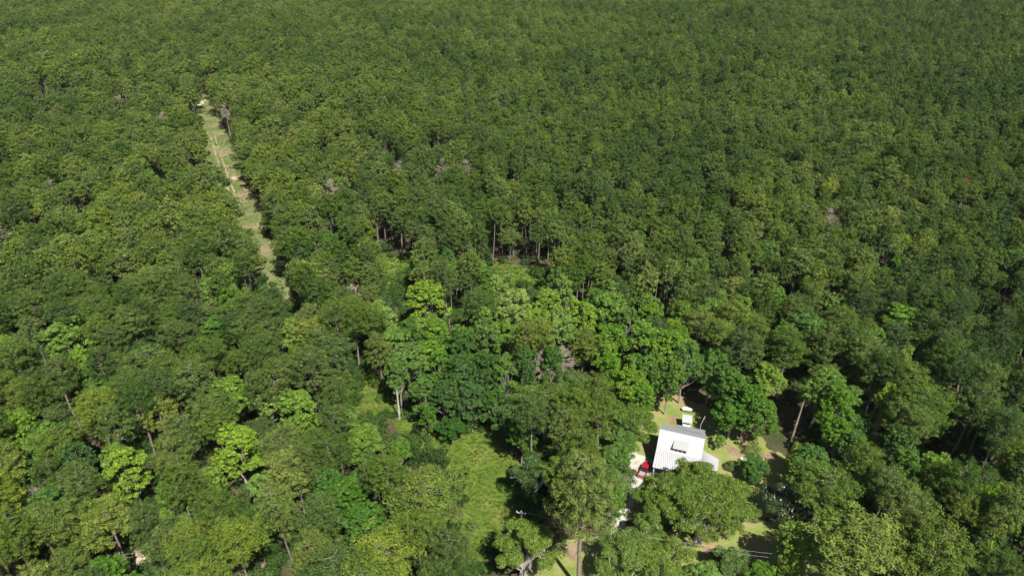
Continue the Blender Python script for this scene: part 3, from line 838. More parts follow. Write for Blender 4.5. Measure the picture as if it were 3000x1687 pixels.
# ------------------------------------------------------------------ undergrowth, grass
def bush_proto(i, mat, R=1.4, n=260, ls=.22):
    C = rng.normal(size=(9, 3)) * np.array([R * .5, R * .5, R * .25]) + np.array([0, 0, R * .55]); C[:, 2] = np.abs(C[:, 2])
    V, lv = leaf_arrays(C, np.full(9, R * .5), n // 9, ls, ls * .7, up=.3)
    return mesh_quads('bush_%d' % i, V, lv, [mat])


bush_col = bpy.data.collections.new('undergrowth_prototypes')
for i in range(5): bush_col.objects.link(bpy.data.objects.new('undergrowth_%02d' % i, bush_proto(i, M['scrub'])))
near_bush = bpy.data.collections.new('thicket_prototypes')
for i in range(4): near_bush.objects.link(bpy.data.objects.new('thicket_%02d' % i, bush_proto(i, M['scrub'], 1.5, 1100, .13)))
UB, UN = [], []
yy = 75.0
while yy < 560:
    half = yy * .78 + 40; spb = 3.2 if yy < 230 else 4.6
    for i in range(int(2 * half / spb)):
        x = -half + i * spb + random.uniform(-.5, .5) * spb; y = yy + random.uniform(-.5, .5) * spb
        if mnoise.noise(Vector((x * .05, y * .05, 9))) < -.4 or random.random() < .15: continue
        px, py, zc = PX(x, y, .8)
        rp = 0.8 * F_PX / zc
        if any(blocked(px + dx * rp, py + dy * rp) for dx, dy in ((0, 0), (1, 0), (-1, 0))): continue
        if 18 < x < 76 and 108 < y < 160: continue
        if 0 < x < 78 and y < 109: continue
        (UN if yy < 230 else UB).append((x, y, random.uniform(.7, 2.0)))
    yy += spb * .9


def put_bushes(name, lst, col, label, nv):
    n = len(lst)
    scatter(name, [(a, b, -.05) for a, b, s in lst], [(s, s, s * random.uniform(.7, 1.4)) for a, b, s in lst], rng.uniform(0, 6.28, n), rng.integers(0, nv, n),
            np.clip(rng.normal(.45, .2, n), 0, 1), col, label, 'undergrowth')


put_bushes('undergrowth', UN, near_bush, 'leafy undergrowth of shrubs below the near trees', 4)
put_bushes('undergrowth', UB, bush_col, 'shrubby undergrowth below the farther pines', 5)


def tuft(i, h, n, w):
    ang = rng.uniform(0, 6.28, n); r = rng.uniform(0, .35, n)
    base = np.stack([np.cos(ang) * r, np.sin(ang) * r, np.zeros(n)], 1)
    lean = np.stack([np.cos(ang), np.sin(ang), np.zeros(n)], 1) * rng.uniform(.15, .6, (n, 1)) * h
    hh = h * rng.uniform(.5, 1.1, (n, 1)); side = np.stack([-np.sin(ang), np.cos(ang), np.zeros(n)], 1) * w
    top = base + lean + np.array([0, 0, 1]) * hh
    V = np.stack([base - side, base + side, top + side * .6, top - side * .6], 1).reshape(-1, 3)
    return mesh_quads('tuft_%d' % i, V, rng.uniform(0, 1, n), [M['grass']])


grass_col = bpy.data.collections.new('grass_prototypes')
for i in range(4): grass_col.objects.link(bpy.data.objects.new('grass_%02d' % i, tuft(i, .26, 34, .03)))


def fill(poly, dens, zmin=.6, zmax=1.3):
    xs = [p.x for p in poly]; ys = [p.y for p in poly]; pl = [(p.x, p.y) for p in poly]
    n = int((max(xs) - min(xs)) * (max(ys) - min(ys)) * dens); out = []
    for _ in range(n):
        x, y = random.uniform(min(xs), max(xs)), random.uniform(min(ys), max(ys))
        if inside(pl, x, y): out.append((x, y, 0, random.uniform(zmin, zmax)))
    return out


def put_grass(name, pts, label, tmid=.3):
    n = len(pts)
    scatter(name, [p[:3] for p in pts], [(p[3],) * 3 for p in pts], rng.uniform(0, 6.28, n), rng.integers(0, 4, n),
            [min(1, max(0, tmid + .2 * mnoise.noise(Vector((p[0] * .12, p[1] * .12, 1.7))) + random.gauss(0, .08))) for p in pts], grass_col, label, 'grass')


put_grass('meadow_grass', fill(grow(meadow_w, 2.5), 2.2, .5, 1.6), 'tall bright green grass growing in the open meadow', .68)
put_grass('strip_weeds', fill(strip_w, .7, .4, 1.2), 'low grass and weeds along the cleared strip', .28)
put_grass('clearing_grass', sum([fill(grow(g2(q), 3), 2.0) for q in mid_px], []), 'green grass in the small forest clearings', .12)


# ------------------------------------------------------------------ special trees
def special(kind, x, y, r, h, tint, label, cat, name, seed_lobes=20, bark='greybark', mat='oak'):
    e = empty(name, (x, y, 0), 0.0 if kind == 'big' else random.uniform(0, 6.28)); tag(e, label, cat)
    if kind == 'big': V, lv, tr = live_oak_parts(h, r, 78, 1.05, 4.8, .74)
    else: V, lv, tr = live_oak_parts(h, r, seed_lobes, .95)
    k = tr.build('trunk', M[bark], e)
    c = link('crown', mesh_quads('crown', V, lv, [M[mat]]), e); c['tint'] = float(tint)
    return e


s = specials
special('big', OAK[0], OAK[1], 13.6, 14.5, .58, 'great spreading live oak with pale limbs in front of the white house', 'live oak', 'live_oak_tree')
special('o', *s[2][1:6], 'broad olive live oak left of the house above the gravel driveway', 'live oak', 'live_oak_tree', 22)
special('o', *s[3][1:6], 'live oak behind the driveway oak, farther left of the house', 'live oak', 'live_oak_tree', 18)
special('o', *s[4][1:6], 'live oak at the bottom edge between the lone pine and the great oak', 'live oak', 'live_oak_tree', 22)
special('o', *s[5][1:6], 'yellowish live oak below the great live oak at the bottom edge', 'live oak', 'live_oak_tree', 20)
special('o', *s[6][1:6], 'small dark green oak at the right edge of the meadow with bare branches', 'oak', 'oak_tree', 14)
special('o', *s[7][1:6], 'grey-green tree right below the utility pole at the bottom edge', 'oak', 'oak_tree', 22)
mg = special('o', *s[8][1:6], 'dark glossy magnolia with white flowers right of the great live oak', 'magnolia', 'magnolia_tree', 16, mat='magnolia')
special('o', *s[9][1:6], 'low dark oak at the bottom edge beside the front lawn', 'oak', 'oak_tree', 12)
special('o', *s[10][1:6], 'live oak above the big pine at the top of the meadow', 'live oak', 'live_oak_tree', 16)
special('o', *s[11][1:6], 'small live oak beside the shaded lower driveway, left of the great live oak', 'live oak', 'live_oak_tree', 14)
for i in range(8):
    f = MB(); a = random.uniform(0, 6.28); el_ = random.uniform(-.1, .9); rr = 5.0
    c = (math.cos(a) * rr * math.cos(el_), math.sin(a) * rr * math.cos(el_), 3.5 + 5.5 * math.sin(el_))
    f.lathe([(0, .02), (.10, .06), (.08, .0), (0, -.05)], 6, c=c)
    if i == 0: M['petal'] = simple('white_petals', (.8, .78, .68), .6)
    f.build('flower', M['petal'], mg)

# thin-leaved tree over the gravel
x, y, _ = G(1808, 1385, 6); e = tag(empty('oak_tree', (x, y, 0), 1.0), 'thin see-through tree over the white gravel just left of the red truck', 'oak')
V, lv, tr = live_oak_parts(9, 4.8, 22, .34); tr.build('trunk', M['greybark'], e); c = link('crown', mesh_quads('crown', V, lv, [M['oak']]), e); c['tint'] = .25

# lone tall pine at the bottom edge
lp = empty('pine_tree', (LONE[0], LONE[1], 0), .4); tag(lp, 'lone tall pine with thick forked trunk crossing the bottom edge of the photo', 'pine tree', 'pines of the near forest')
tr = MB(); C, RR = [], []
H = 36.0
ax = lambda t: np.array([-.5 * math.sin(t * 2.5), .3 * t, H * t])
tr.tube([ax(t) for t in (0, .1, .3, .5, .7, .9, 1)], [.52, .45, .42, .36, .26, .14, .05], 10, False)
for i in range(44):
    t = .50 + .49 * ((i + .5) / 44); az = i * 2.39996; ln = 6.3 * math.sin(math.pi * (.25 + .7 * (t - .50) / .50)) ** .8 * random.uniform(.55, 1.1)
    if t < .58 and abs(((az % 6.283) - 4.0)) < 1.5: continue
    a = ax(t); e = a + np.array([math.cos(az) * ln, math.sin(az) * ln, ln * random.uniform(.0, .35)])
    m_ = (a + e) / 2 + rng.normal(size=3) * .4
    tr.tube([a, m_, e], [.12, .08, .03], 6, False)
    for j in range(int(5 + ln * 1.8)):
        f = random.uniform(.38, 1.05); C.append(a + (e - a) * f + rng.normal(size=3) * np.array([.9, .9, .5])); RR.append(random.uniform(.55, .95))
for i in range(9):
    az = random.uniform(0, 6.28); a = ax(random.uniform(.3, .6)); l = random.uniform(1.5, 3.5)
    m_ = a + np.array([math.cos(az) * l * .6, math.sin(az) * l * .6, .3]); tr.tube([a, m_, m_ + rng.normal(size=3) * .8], [.1, .07, .03], 5, False)
tr.build('trunk', M['bark'], lp)
V, lv = leaf_arrays(np.array(C), np.array(RR), 70, .18, .09, up=.3, jitter=.45, squash=.75)
c = link('crown', mesh_quads('crown', V, lv, [M['pine']]), lp); c['tint'] = .5

# cedars right of the yard
for cx, cy, lab in [(2323, 1335, 'olive cone-shaped cedar right of the yard, leftmost of the two'), (2381, 1352, 'olive cone-shaped cedar right of the yard, rightmost of the two')]:
    x, y, _ = G(cx, cy, 4); e = tag(empty('cedar_tree', (x, y, 0)), lab, 'cedar tree', 'cedars at the yard edge')
    C = np.array([[math.cos(k * 2.4) * (1 - k / 60) * 1.6, math.sin(k * 2.4) * (1 - k / 60) * 1.6, .8 + k / 60 * 7.5] for k in range(60)])
    V, lv = leaf_arrays(C, np.full(60, .6), 60, .13, .08)
    t_ = MB(); t_.tube([(0, 0, 0), (0, 0, 8)], [.18, .03], 6, False); t_.build('trunk', M['bark'], e)
    c = link('crown', mesh_quads('crown', V, lv, [M['pine']]), e); c['tint'] = .7

# shrubs in the yard
for cx, cy, rp, hh, tint, lab, mt in [(2212, 1308, 38, 5.5, .75, 'pale green rounded shrub tree on the brown patch right of the yard', 'pine'), (2140, 1362, 19, 2.6, .45, 'spiky olive shrub between house porch and satellite dish', 'oak'), (1905, 1404, 18, 3.2, .95, 'bright yellow-green shrub in front of the red truck', 'broad'), (1250, 1262, 20, 3, .8, 'light green bush at the left tip of the dark oak beside the meadow', 'broad')]:
    x, y, _ = G(cx, cy, hh * .5); r = rp * PX(x, y, hh * .5)[2] / F_PX
    e = tag(empty('shrub', (x, y, 0)), lab, 'shrub')
    C = rng.normal(size=(70, 3)); C = unit(C) * rng.uniform(.5, .95, (70, 1)); C[:, 2] = np.abs(C[:, 2]); C = C * np.array([r * .85, r * .85, hh * .85]) + np.array([0, 0, .3])
    V, lv = leaf_arrays(C, np.full(70, .5), 55, .10, .06)
    t_ = MB()
    for q in range(5): t_.tube([(0, 0, 0), tuple(C[q] * .8)], [.07, .02], 5, False)
    t_.build('stem', M['greybark'], e); c = link('foliage', mesh_quads('foliage', V, lv, [M[mt]]), e); c['tint'] = tint

# dead trees
dead_me = []
for i in range(4):
    tr = dead_parts(20, 3.5); me = tr.mesh('dead_trunk'); me.materials.append(M['dead']); dead_me.append(me)
for i, (cx, cy, r, h, lab) in enumerate(DEAD):
    x, y, _ = G(cx, cy, h * .8)
    o = link('dead_tree', dead_me[i % 4]); o.location = (x, y, 0); o.scale = (r / 3.5, r / 3.5, h / 20); o.rotation_euler = (0, 0, random.uniform(0, 6)); tag(o, lab, 'dead tree', 'dead trees in the forest')
for cx, cy, r, h, ti, lab in [(2833, 547, 3.0, 18, 1.0, 'rust red dead pine crown in the upper right forest'), (475, 443, 3.6, 18, .7, 'reddish brown dying pine left of the cleared strip'), (835, 328, 2.8, 18, .1, 'brownish dead pine right of the far strip')]:
    x, y, _ = G(cx, cy, h * .8); e = tag(empty('dead_tree', (x, y, 0)), lab, 'dead tree', 'dead trees in the forest')
    V, lv, tr = pine_parts(h, r, 1); tr.build('trunk', M['bark'], e); c = link('crown', mesh_quads('crown', V, lv, [M['deadbrown']]), e); c['tint'] = ti

# broken snag and pale trunks
def trunk_thing(px0, py0, h, rad, lab, mat='dead', name='tree_stump', lean=(0, 0), cat='dead tree'):
    x, y, _ = G(px0, py0, 0); t = MB(); H = h
    t.tube([(0, 0, 0), (lean[0] * .4, lean[1] * .4, H * .45), (lean[0], lean[1], H), (lean[0] * 1.1 + .2, lean[1], H + .8)], [rad, rad * .8, rad * .5, .03], 8, False)
    for q in range(4):
        a = random.uniform(0, 6); z = H * random.uniform(.4, .9); t.tube([(lean[0] * z / H, lean[1] * z / H, z), (lean[0] * z / H + math.cos(a) * .9, math.sin(a) * .9, z + .3)], [.07, .02], 4, False)
    o = t.build(name, M[mat]); o.location = (x, y, 0); return tag(o, lab, cat)


trunk_thing(2318, 1290, 12, .38, 'bare broken grey trunk standing in dark shade right of the yard', lean=(.6, .2), name='dead_tree')
trunk_thing(1171, 1226, 10, .32, 'white bare trunk standing at the right edge of the upper meadow', 'whitebark', name='dead_tree')

# ------------------------------------------------------------------ the house
seam_m = simple('roof_seam', (.36, .365, .37), .6)
white = simple('white_metal_roof', (.58, .58, .58), .45, var=.07, scale=.35)
greyroof = simple('shaded_grey_metal_roof', (.36, .38, .40), .5, metal=.1, var=.12, scale=.5)  # galvanised grey, with the shade of the slope facing away painted in
galv = simple('galvanised_roof', (.55, .60, .60), .45, metal=.2, var=.2, scale=1.2)
wallm = simple('white_siding', (.72, .72, .70), .7, var=.04)
wood = simple('white_painted_wood', (.80, .80, .78), .6)
floorm = simple('grey_porch_floor', (.55, .55, .54), .7, var=.1)
dark = simple('dark_glass', (.02, .025, .03), .15, spec=.6)
black = simple('black_rubber', (.02, .02, .02), .8)

hx, hy, _ = (36.4, 131.6, 0)
house = tag(empty('house', (hx, hy, 0), math.atan2(-.327, .945)), 'white house with metal roofs, shed dormer and wraparound porch', 'house')
RH, BH, EH = 8.9, 5.1, 3.5
W = 10.8
FY, PY = -3.05, -7.7
RX = 14.8
SL = (RH - 5.6) / 7.3
rear = lambda y: RH - SL * y
w = MB()
w.box(.35, W - .35, -5.0, 4.0, .0, 4.2)
w.build('wall', wallm, house)
for xx in (.35, W - .35):   # gable walls
    g = MB(); x0, x1 = (xx, xx + .15) if xx < 5 else (xx - .15, xx)
    pr = [(-5.0, 4.204), (4.0, 4.204), (4.0, rear(4.0) - .15), (0, RH - .15), (FY + .05, BH - .12), (-5.0, 4.21)]
    g.prism([(x0, a, b) for a, b in pr], [(x1, a, b) for a, b in pr]); g.build('gable', wallm, house)
w = MB(); w.box(3.9, W - .35, 4.003, 7.0, 0, 5.2); w.build('rear_wall', wallm, house)


def seams(name, a, b, c, d, n, parent, mat, wd=.07, ht=.06):
    """raised seams on the quad a-b (top edge) / d-c (bottom edge)"""
    a, b, c, d = map(Vector, (a, b, c, d)); m = MB(); nr = (b - a).cross(d - a).normalized()
    if nr.z < 0: nr = -nr
    u = (b - a).normalized() * wd / 2
    for i in range(n + 1):
        t = i / n; p = a.lerp(b, t); q = d.lerp(c, t)
        if (p - q).length < .1: continue
        lo = [p - u + nr * .003, q - u + nr * .003, q + u + nr * .003, p + u + nr * .003]
        m.prism(lo, [x + nr * ht for x in lo])
    o = m.build(name, mat, parent); o['kind'] = 'stuff'; return o


def roof(name, pts, mat, th=.12, parent=house):
    m = MB(); m.slab(pts, th); return m.build(name, mat, parent)


r1 = roof('front_roof', [(0, 0, RH), (0, FY, BH), (W, FY, BH), (W, 0, RH)], white)
seams('roof_seams', (0, 0, RH), (W, 0, RH), (W, FY, BH), (0, FY, BH), 20, r1, seam_m)
porch_m = simple('porch_dimmed_metal_roof', (.47, .47, .47), .5, var=.08, scale=.4)  # main roof's metal, greyed to paint in its flatter tilt to the sun
r2 = roof('porch_roof', [(0, FY - .002, BH - .03), (0, PY, EH), (RX, PY, EH), (W, FY - .002, BH - .03)], porch_m)
seams('roof_seams', (0, FY, BH - .03), (W, FY, BH - .03), (RX, PY, EH), (0, PY, EH), 24, r2, seam_m, .13, .09)
r3 = roof('side_porch_roof', [(W + .01, 0.1, BH - .03), (W + .01, FY, BH - .03), (RX + .01, PY, EH), (RX + .01, 0.1, EH)], porch_m)
seams('roof_seams', (W + .01, .1, BH - .03), (W + .01, FY, BH - .03), (RX, PY, EH), (RX, .1, EH), 13, r3, seam_m, .13, .09)
r4 = roof('rear_roof', [(0, .003, RH - .003), (W, .003, RH - .003), (W, 4.5, rear(4.5)), (0, 4.5, rear(4.5))], greyroof)
seams('roof_seams', (0, 0.003, RH), (W, .003, RH), (W, 4.5, rear(4.5)), (0, 4.5, rear(4.5)), 20, r4, greyroof)
r5 = roof('rear_porch_roof', [(3.6, 4.503, rear(4.5) - .02), (W - .2, 4.503, rear(4.5) - .02), (W - .2, 7.3, rear(7.3)), (3.6, 7.3, rear(7.3) - .1)], greyroof)
seams('roof_seams', (3.6, 4.503, rear(4.5) - .02), (W - .2, 4.503, rear(4.5) - .02), (W - .2, 7.3, rear(7.3)), (3.6, 7.3, rear(7.3) - .1), 13, r5, greyroof)
m = MB(); m.tube([(-.02, 0, RH + .02), (W + .02, 0, RH + .02)], .1, 6); m.build('ridge_cap', white, house)
m = MB(); m.tube([(W, FY, BH), (RX, PY, EH + .02)], .07, 5); m.build('hip_cap', white, house)
# dormer
D0, D1, DY = 3.75, 7.35, -2.75
dr = MB(); dz = 6.75
fz = lambda y: RH + (y / -FY) * (RH - BH)
dr.prism([(D0 + .2, DY, fz(DY) - .1), (D1 - .2, DY, fz(DY) - .1), (D1 - .2, -1.3, fz(-1.3) - .1), (D0 + .2, -1.3, fz(-1.3) - .1)], [(D0 + .2, DY, dz), (D1 - .2, DY, dz), (D1 - .2, -1.3, dz + .55), (D0 + .2, -1.3, dz + .55)])
dormer = dr.build('dormer', wallm, house)
q = roof('dormer_roof', [(D0, -1.0, 7.70), (D0, DY - .45, 6.75), (D1, DY - .45, 6.75), (D1, -1.0, 7.70)], simple('dimmed_white_roof', (.38, .38, .38), .5, var=.06), .08, dormer)  # white metal darkened to paint the weaker sun on the shallow dormer pitch
for i in range(3):
    m = MB(); x0 = D0 + .5 + i * 1.0; m.box(x0, x0 + .7, DY - .02, DY + .01, fz(DY) + .12, fz(DY) + .95); m.build('window', dark, dormer)
# porch
m = MB(); m.box(.05, RX - .2, PY + .3, -5.003, .3, .5); m.box(W - .35 + .003, RX - .2, -5.0, -.1, .3, .5); m.build('porch_floor', floorm, house)
for i, (x, y) in enumerate([(.3, PY + .4), (2.5, PY + .4), (4.9, PY + .4), (7.3, PY + .4), (9.7, PY + .4), (12.1, PY + .4), (RX - .3, PY + .4), (RX - .3, -5), (RX - .3, -2.6), (RX - .3, -.2)]):
    m = MB(); m.box(x - .11, x + .11, y - .11, y + .11, .503, EH + .08); m.build('porch_post', wood, house)
m = MB()
for z in (.75, 1.0, 1.25, 1.5): m.box(.42, 2.38, PY + .36, PY + .42, z, z + .06)
m.box(2.62, 4.78, PY + .36, PY + .42, 1.5, 1.56)
for z in (.75, 1.0, 1.25): m.box(2.62, 4.78, PY + .36, PY + .42, z, z + .05)
m.build('porch_railing', wood, house)
m = MB()
for k in range(22): m.box(RX - .33, RX - .28, -7.0 + k * .3, -6.95 + k * .3, .503, 1.45)
m.box(RX - .35, RX - .26, -7.1, -.4, 1.45, 1.52); m.build('porch_railing', wood, house)
for x0 in (1.2, 3.6, 7.6):
    m = MB(); m.box(x0, x0 + 1.0, -5.03, -5.003, 1.4, 2.9); wf = m.build('window', dark, house)
    m = MB(); m.box(x0 - .08, x0 + 1.08, -5.06, -5.032, 2.9, 3.0); m.box(x0 - .08, x0 + 1.08, -5.06, -5.032, 1.3, 1.4); m.box(x0 + .47, x0 + .53, -5.06, -5.032, 1.4, 2.9); m.build('window_frame', wood, wf)
m = MB(); m.box(5.9, 6.8, -5.04, -5.003, .5, 2.7); m.build('door', simple('grey_door', (.25, .27, .3), .5), house)
for y0 in (-3.6, .4):
    m = MB(); m.box(.32, .349, y0, y0 + 1.0, 1.6, 2.9); m.build('window', dark, house)
m = MB(); m.box(.8, 6.2, PY - 2.6, PY + .28, .02, .32); m.box(.4, 1.9, PY - .6, PY + .28, .325, .42); m.build('front_landing', simple('white_concrete', (.72, .72, .72), .8, var=.05), house)
m = MB(); m.tube([(9.3, 7.2, 4.9), (9.3, 7.4, 7.0), (10.0, 8.2, 9.4)], .04, 5); m.build('antenna_mast', wood, house)
m = MB(); m.tube([(3.2, 5.0, rear(4.5) + .02), (5.5, 3.9, rear(3.9) + .1), (8, 3.3, rear(3.3) + .1), (10.2, 3.6, rear(3.6) + .1)], .035, 4); m.build('roof_cable', black, house)

HM = Matrix.Translation((hx, hy, 0)) @ Matrix.Rotation(math.atan2(-.327, .945), 4, 'Z')
# pump shelter behind the house
sx, sy, _ = G(2013.5, 1229, 2.6)
sh = tag(empty('shelter', (sx, sy, 0), math.atan2(-.22, .97)), 'small shelter with ribbed metal roof over a white box behind the house', 'shelter')
rp = [(-1.2, 1.4, 3.1), (-1.2, -1.2, 2.5), (1.2, -1.2, 2.5), (1.2, 1.4, 3.1)]
rr_ = roof('roof', rp, galv, .05, sh)
seams('roof_seams', rp[0], rp[3], rp[2], rp[1], 6, rr_, simple('dull_rib', (.40, .44, .44), .6), .16, .07)
for a in (-1.05, 1.05):
    for b, z in ((-1.05, 2.45), (1.25, 3.0)):
        m = MB(); m.box(a - .05, a + .05, b - .05, b + .05, 0, z - .03); m.build('post', wood, sh)
m = MB(); m.box(-.95, .75, -1.7, .7, 0, 1.5); m.build('box', wood, sh)
m = MB(); m.box(-.97, .77, -1.72, -.5, 1.503, 1.56); m.build('lid', wood, sh)
# propane tank
tx, ty, _ = G(2013, 1203, .2)
tk = tag(empty('propane_tank', (tx, ty, 0), -.22), 'white propane tank lying on the grass behind the house', 'propane tank')
m = MB(); m.lathe([(0, -1.55), (.3, -1.48), (.48, -1.25), (.52, -1.0), (.52, 1.0), (.48, 1.25), (.3, 1.48), (0, 1.55)], 20, 'x', (0, 0, .78)); m.build('tank', wood, tk, True)
m = MB(); m.lathe([(.22, 1.25), (.22, 1.42), (.12, 1.52), (0, 1.55)], 12, 'z', (-.1, 0, 0)); m.build('valve_dome', wood, tk, True)
for a in (-.9, .9):
    m = MB(); m.box(a - .08, a + .08, -.4, .4, 0, .35); m.build('leg', simple('grey_block', (.3, .3, .3), .9), tk)

# satellite dish
sx, sy, _ = G(2166, 1364, 0)
sd = tag(empty('satellite_dish', (sx, sy, 0)), 'small white satellite dish on a thin pole right of the house', 'satellite dish')
m = MB(); m.tube([(0, 0, 0), (0, 0, 2.2)], .045, 6); m.build('pole', simple('grey_pole', (.35, .35, .35), .6), sd)
m = MB(); m.lathe([(0, 0), (.25, .05), (.5, .18), (.52, .17), (.25, .02), (0, -.03)], 14); d_ = m.build('dish', wood, sd, True); d_.location = (0, -.05, 2.3); d_.rotation_euler = (math.radians(55), 0, .5)
m = MB(); m.tube([(0, -.1, 2.1), (.3, -.6, 2.5)], .02, 4); m.build('feed_arm', black, sd)
# yard post
sx, sy, _ = G(2097, 1302, 0)
m = MB(); m.tube([(0, 0, 0), (0, 0, 1.7)], .06, 6); m.box(-.12, .12, -.12, .12, 1.7, 1.95)
o = m.build('yard_post', wood); o.location = (sx, sy, 0); tag(o, 'thin white-topped post at the edge of the right lawn', 'post')
# small white bin by the drive
sx, sy, _ = G(1797, 1529, 0)
wb = tag(empty('bucket', (sx, sy, 0), .3), 'small white bucket standing on the grass left of the shaded driveway', 'bucket')
m = MB(); m.lathe([(0, .02), (.22, .02), (.30, .62), (.27, .62), (.2, .1), (0, .1)], 12); m.build('body', wood, wb, True)
m = MB(); m.lathe([(.3, .6), (.33, .6), (.33, .66), (.3, .66)], 12); m.build('rim', wood, wb)
# timber border on the right lawn
p0 = G(2062, 1286, 0); p1 = G(2096, 1302, 0); p2 = G(2125, 1312, 0)
for k, (a, b) in enumerate(((p0, p1), (p1, p2))):
    m = MB(); m.tube([(a[0], a[1], .1), (b[0], b[1], .1)], .11, 6); tag(m.build('timber_edging', simple('old_timber', (.30, .21, .15), .9)), ['timber edging log beside the right end of the house', 'timber edging log farther right, beyond the thin post'][k], 'timber edging')
# fence frame at the far right corner of the lawn
fx, fy, _ = G(2268, 1334, 0)
m = MB(); m.tube([(0, 0, 0), (0, 0, 1.3)], .06, 5); m.tube([(0, 0, 1.2), (-1.5, -.4, .7)], .04, 4); m.tube([(-1.5, -.4, 0), (-1.5, -.4, .8)], .05, 5); m.tube([(0, 0, 1.2), (1.0, -.6, .1)], .04, 4)
o = m.build('fence_frame', M['dead']); o.location = (fx, fy, 0); tag(o, 'weathered wooden fence brace at the right corner of the lawn', 'fence')

# ------------------------------------------------------------------ red pickup truck
red = simple('red_paint', (.38, .008, .02), .3, spec=.6, coat=.6)
greyb = simple('grey_bed_cover', (.30, .30, .30), .8, var=.1)
ta, tb = Vector(G(1879, 1392, .9)[:2]), Vector(G(1901, 1351, 1.2)[:2])
tc_ = (ta + tb) / 2; th_ = math.atan2((tb - ta).y, (tb - ta).x)
tk = tag(empty('pickup_truck', (tc_.x, tc_.y, 0.024), th_), 'red pickup truck parked on the gravel left of the house', 'pickup truck')


def sect(m, xs, prof):
    """loft of rectangular sections: x, half width low, half width high, z0, z1"""
    k = len(m.v)
    for x, w0, w1, z0, z1 in prof:
        m.v += [(x, -w0, z0), (x, w0, z0), (x, w0 * 1.0, (z0 + z1) * .55), (x, w1, z1), (x, -w1, z1), (x, -w0, (z0 + z1) * .55)]
    n = 6
    for i in range(len(prof) - 1):
        for j in range(n):
            a, b = k + i * n + j, k + i * n + (j + 1) % n; m.f.append((a, b, b + n, a + n))
    m.f.append(tuple(k + j for j in range(n))[::-1]); m.f.append(tuple(k + (len(prof) - 1) * n + j for j in range(n)))


m = MB(); sect(m, 0, [(.25, .98, .94, .42, 1.08), (1.5, .98, .94, .42, 1.08), (2.3, .97, .88, .45, 1.02), (2.72, .92, .82, .5, .92), (2.85, .86, .76, .52, .8)]); m.build('body', red, tk)
m = MB(); sect(m, 0, [(-.55, .97, .93, .42, 1.08), (.248, .98, .94, .42, 1.08)]); m.build('body', red, tk)
m = MB(); sect(m, 0, [(-.75, .88, .80, 1.083, 1.2), (-.62, .88, .72, 1.083, 1.78), (.75, .88, .72, 1.083, 1.82), (1.45, .88, .80, 1.083, 1.15)]); m.build('cab_glass', dark, tk)
m = MB(); m.prism([(-.6, -.73, 1.79), (.78, -.73, 1.83), (.78, .73, 1.83), (-.6, .73, 1.79)], [(-.55, -.68, 1.86), (.72, -.68, 1.89), (.72, .68, 1.89), (-.55, .68, 1.86)]); m.build('roof', red, tk)
for sgn in (-1, 1):
    m = MB(); a, b = sorted((sgn * .95, sgn * .80)); m.box(-2.8, -.56, a, b, .5, 1.1); m.build('bed_side', red, tk)
    m = MB(); m.prism([(.7, sgn * .735, 1.8), (.8, sgn * .735, 1.8), (1.42, sgn * .84, 1.12), (1.32, sgn * .84, 1.12)], [(.7, sgn * .70, 1.84), (.8, sgn * .70, 1.84), (1.42, sgn * .80, 1.17), (1.32, sgn * .80, 1.17)]); m.build('pillar', red, tk)
    m = MB(); a, b = sorted((sgn * .99, sgn * 1.15)); m.box(1.15, 1.3, a, b, 1.05, 1.25); m.build('side_mirror', black, tk)
    m = MB(); a, b = sorted((sgn * .55, sgn * .84)); m.box(2.80, 2.875, a, b, .68, .82); m.build('headlight', simple('lamp_glass', (.7, .7, .7), .2), tk)
    m = MB(); a, b = sorted((sgn * .78, sgn * .93)); m.box(-2.86, -2.803, a, b, .75, 1.02); m.build('tail_light', simple('tail_lamp', (.4, .01, .01), .3), tk)
m = MB(); m.box(-2.7, -.56, -.797, .797, .6, .72); m.build('bed', greyb, tk)
m = MB(); m.box(-2.86, -2.75, -.797, .797, .5, 1.08); m.build('tailgate', red, tk)
m = MB(); m.box(-2.98, -2.865, -.9, .9, .42, .6); m.build('bumper', simple('chrome', (.6, .6, .6), .2, metal=1.0), tk)
m = MB(); m.box(-1.0, -.6, -.78, .78, .725, 1.12); m.build('tool_box', black, tk)
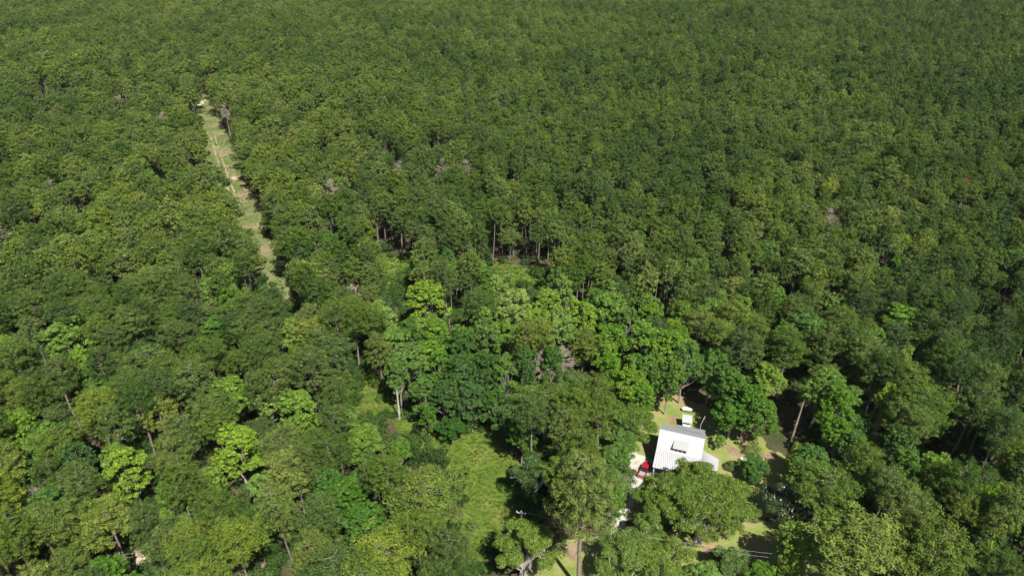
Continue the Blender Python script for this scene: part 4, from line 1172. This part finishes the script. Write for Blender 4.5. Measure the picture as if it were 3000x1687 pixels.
for x in (-1.75, 1.85):
    for sgn in (-1, 1):
        m = MB(); m.tube([(x, sgn * .72, .39), (x, sgn * .985, .39)], .39, 16); wl = m.build('wheel', black, tk)
        m = MB(); m.tube([(x, sgn * .975, .39), (x, sgn * 1.0, .39)], .23, 12); m.build('rim', simple('rim_metal', (.5, .5, .5), .3, metal=.8), wl)

# ------------------------------------------------------------------ utility pole and wires
ux, uy, _ = G(1527, 1496, 11.0)
up = tag(empty('utility_pole', (ux, uy, 0), -.28), 'grey wooden utility pole with crossarm and white transformer beside the meadow', 'utility pole')
m = MB(); m.tube([(0, 0, 0), (0, 0, 11.0)], [.19, .13], 10); m.build('pole', simple('grey_wood_pole', (.42, .39, .35), .9, var=.2), up)
m = MB(); m.box(-1.0, 1.0, -.22, -.13, 10.45, 10.6); m.build('crossarm', simple('pale_wood', (.62, .58, .52), .8), up)
m = MB(); m.lathe([(0, 8.0), (.26, 8.0), (.28, 8.1), (.28, 9.0), (.2, 9.1), (0, 9.12)], 14, c=(.2, -.42, 0)); m.build('transformer', simple('transformer_paint', (.75, .76, .76), .5), up, True)
ins = simple('insulator', (.82, .82, .80), .3)
for x in (-.9, .3, .9):
    m = MB(); m.lathe([(0, 0), (.09, 0), (.11, .12), (.05, .2), (.09, .3), (0, .34)], 8, c=(x, -.17, 10.603)); m.build('insulator', ins, up)
m = MB(); m.tube([(.3, -.2, 9.6), (.32, -.45, 10.2)], .04, 5); m.build('cutout_switch', ins, up)
wire_m = simple('pale_wire', (.55, .55, .52), .5)
UP = Matrix.Translation((ux, uy, 0)) @ Matrix.Rotation(-.28, 4, 'Z')
for k, (st, px_, py_, hh, lab) in enumerate([((.9, -.17, 10.95), 2186, 1613, 8.0, 'upper pale wire running right from the utility pole over the front lawn'), ((.25, -.5, 8.6), 2140, 1619, 7.0, 'lower pale wire running right from the transformer over the front lawn')]):
    a = UP @ Vector(st); b = Vector(G(px_, py_, hh)); e = b + (b - a) * .75; e.z = a.z
    pts = []
    for i in range(17):
        t = i / 16; p = a.lerp(e, t); p.z = a.z - 4 * t * (1 - t) * (a.z - hh) ; pts.append(p)
    m = MB(); m.tube(pts, .013, 4); tag(m.build('power_line', wire_m), lab, 'power line', 'wires from the utility pole')
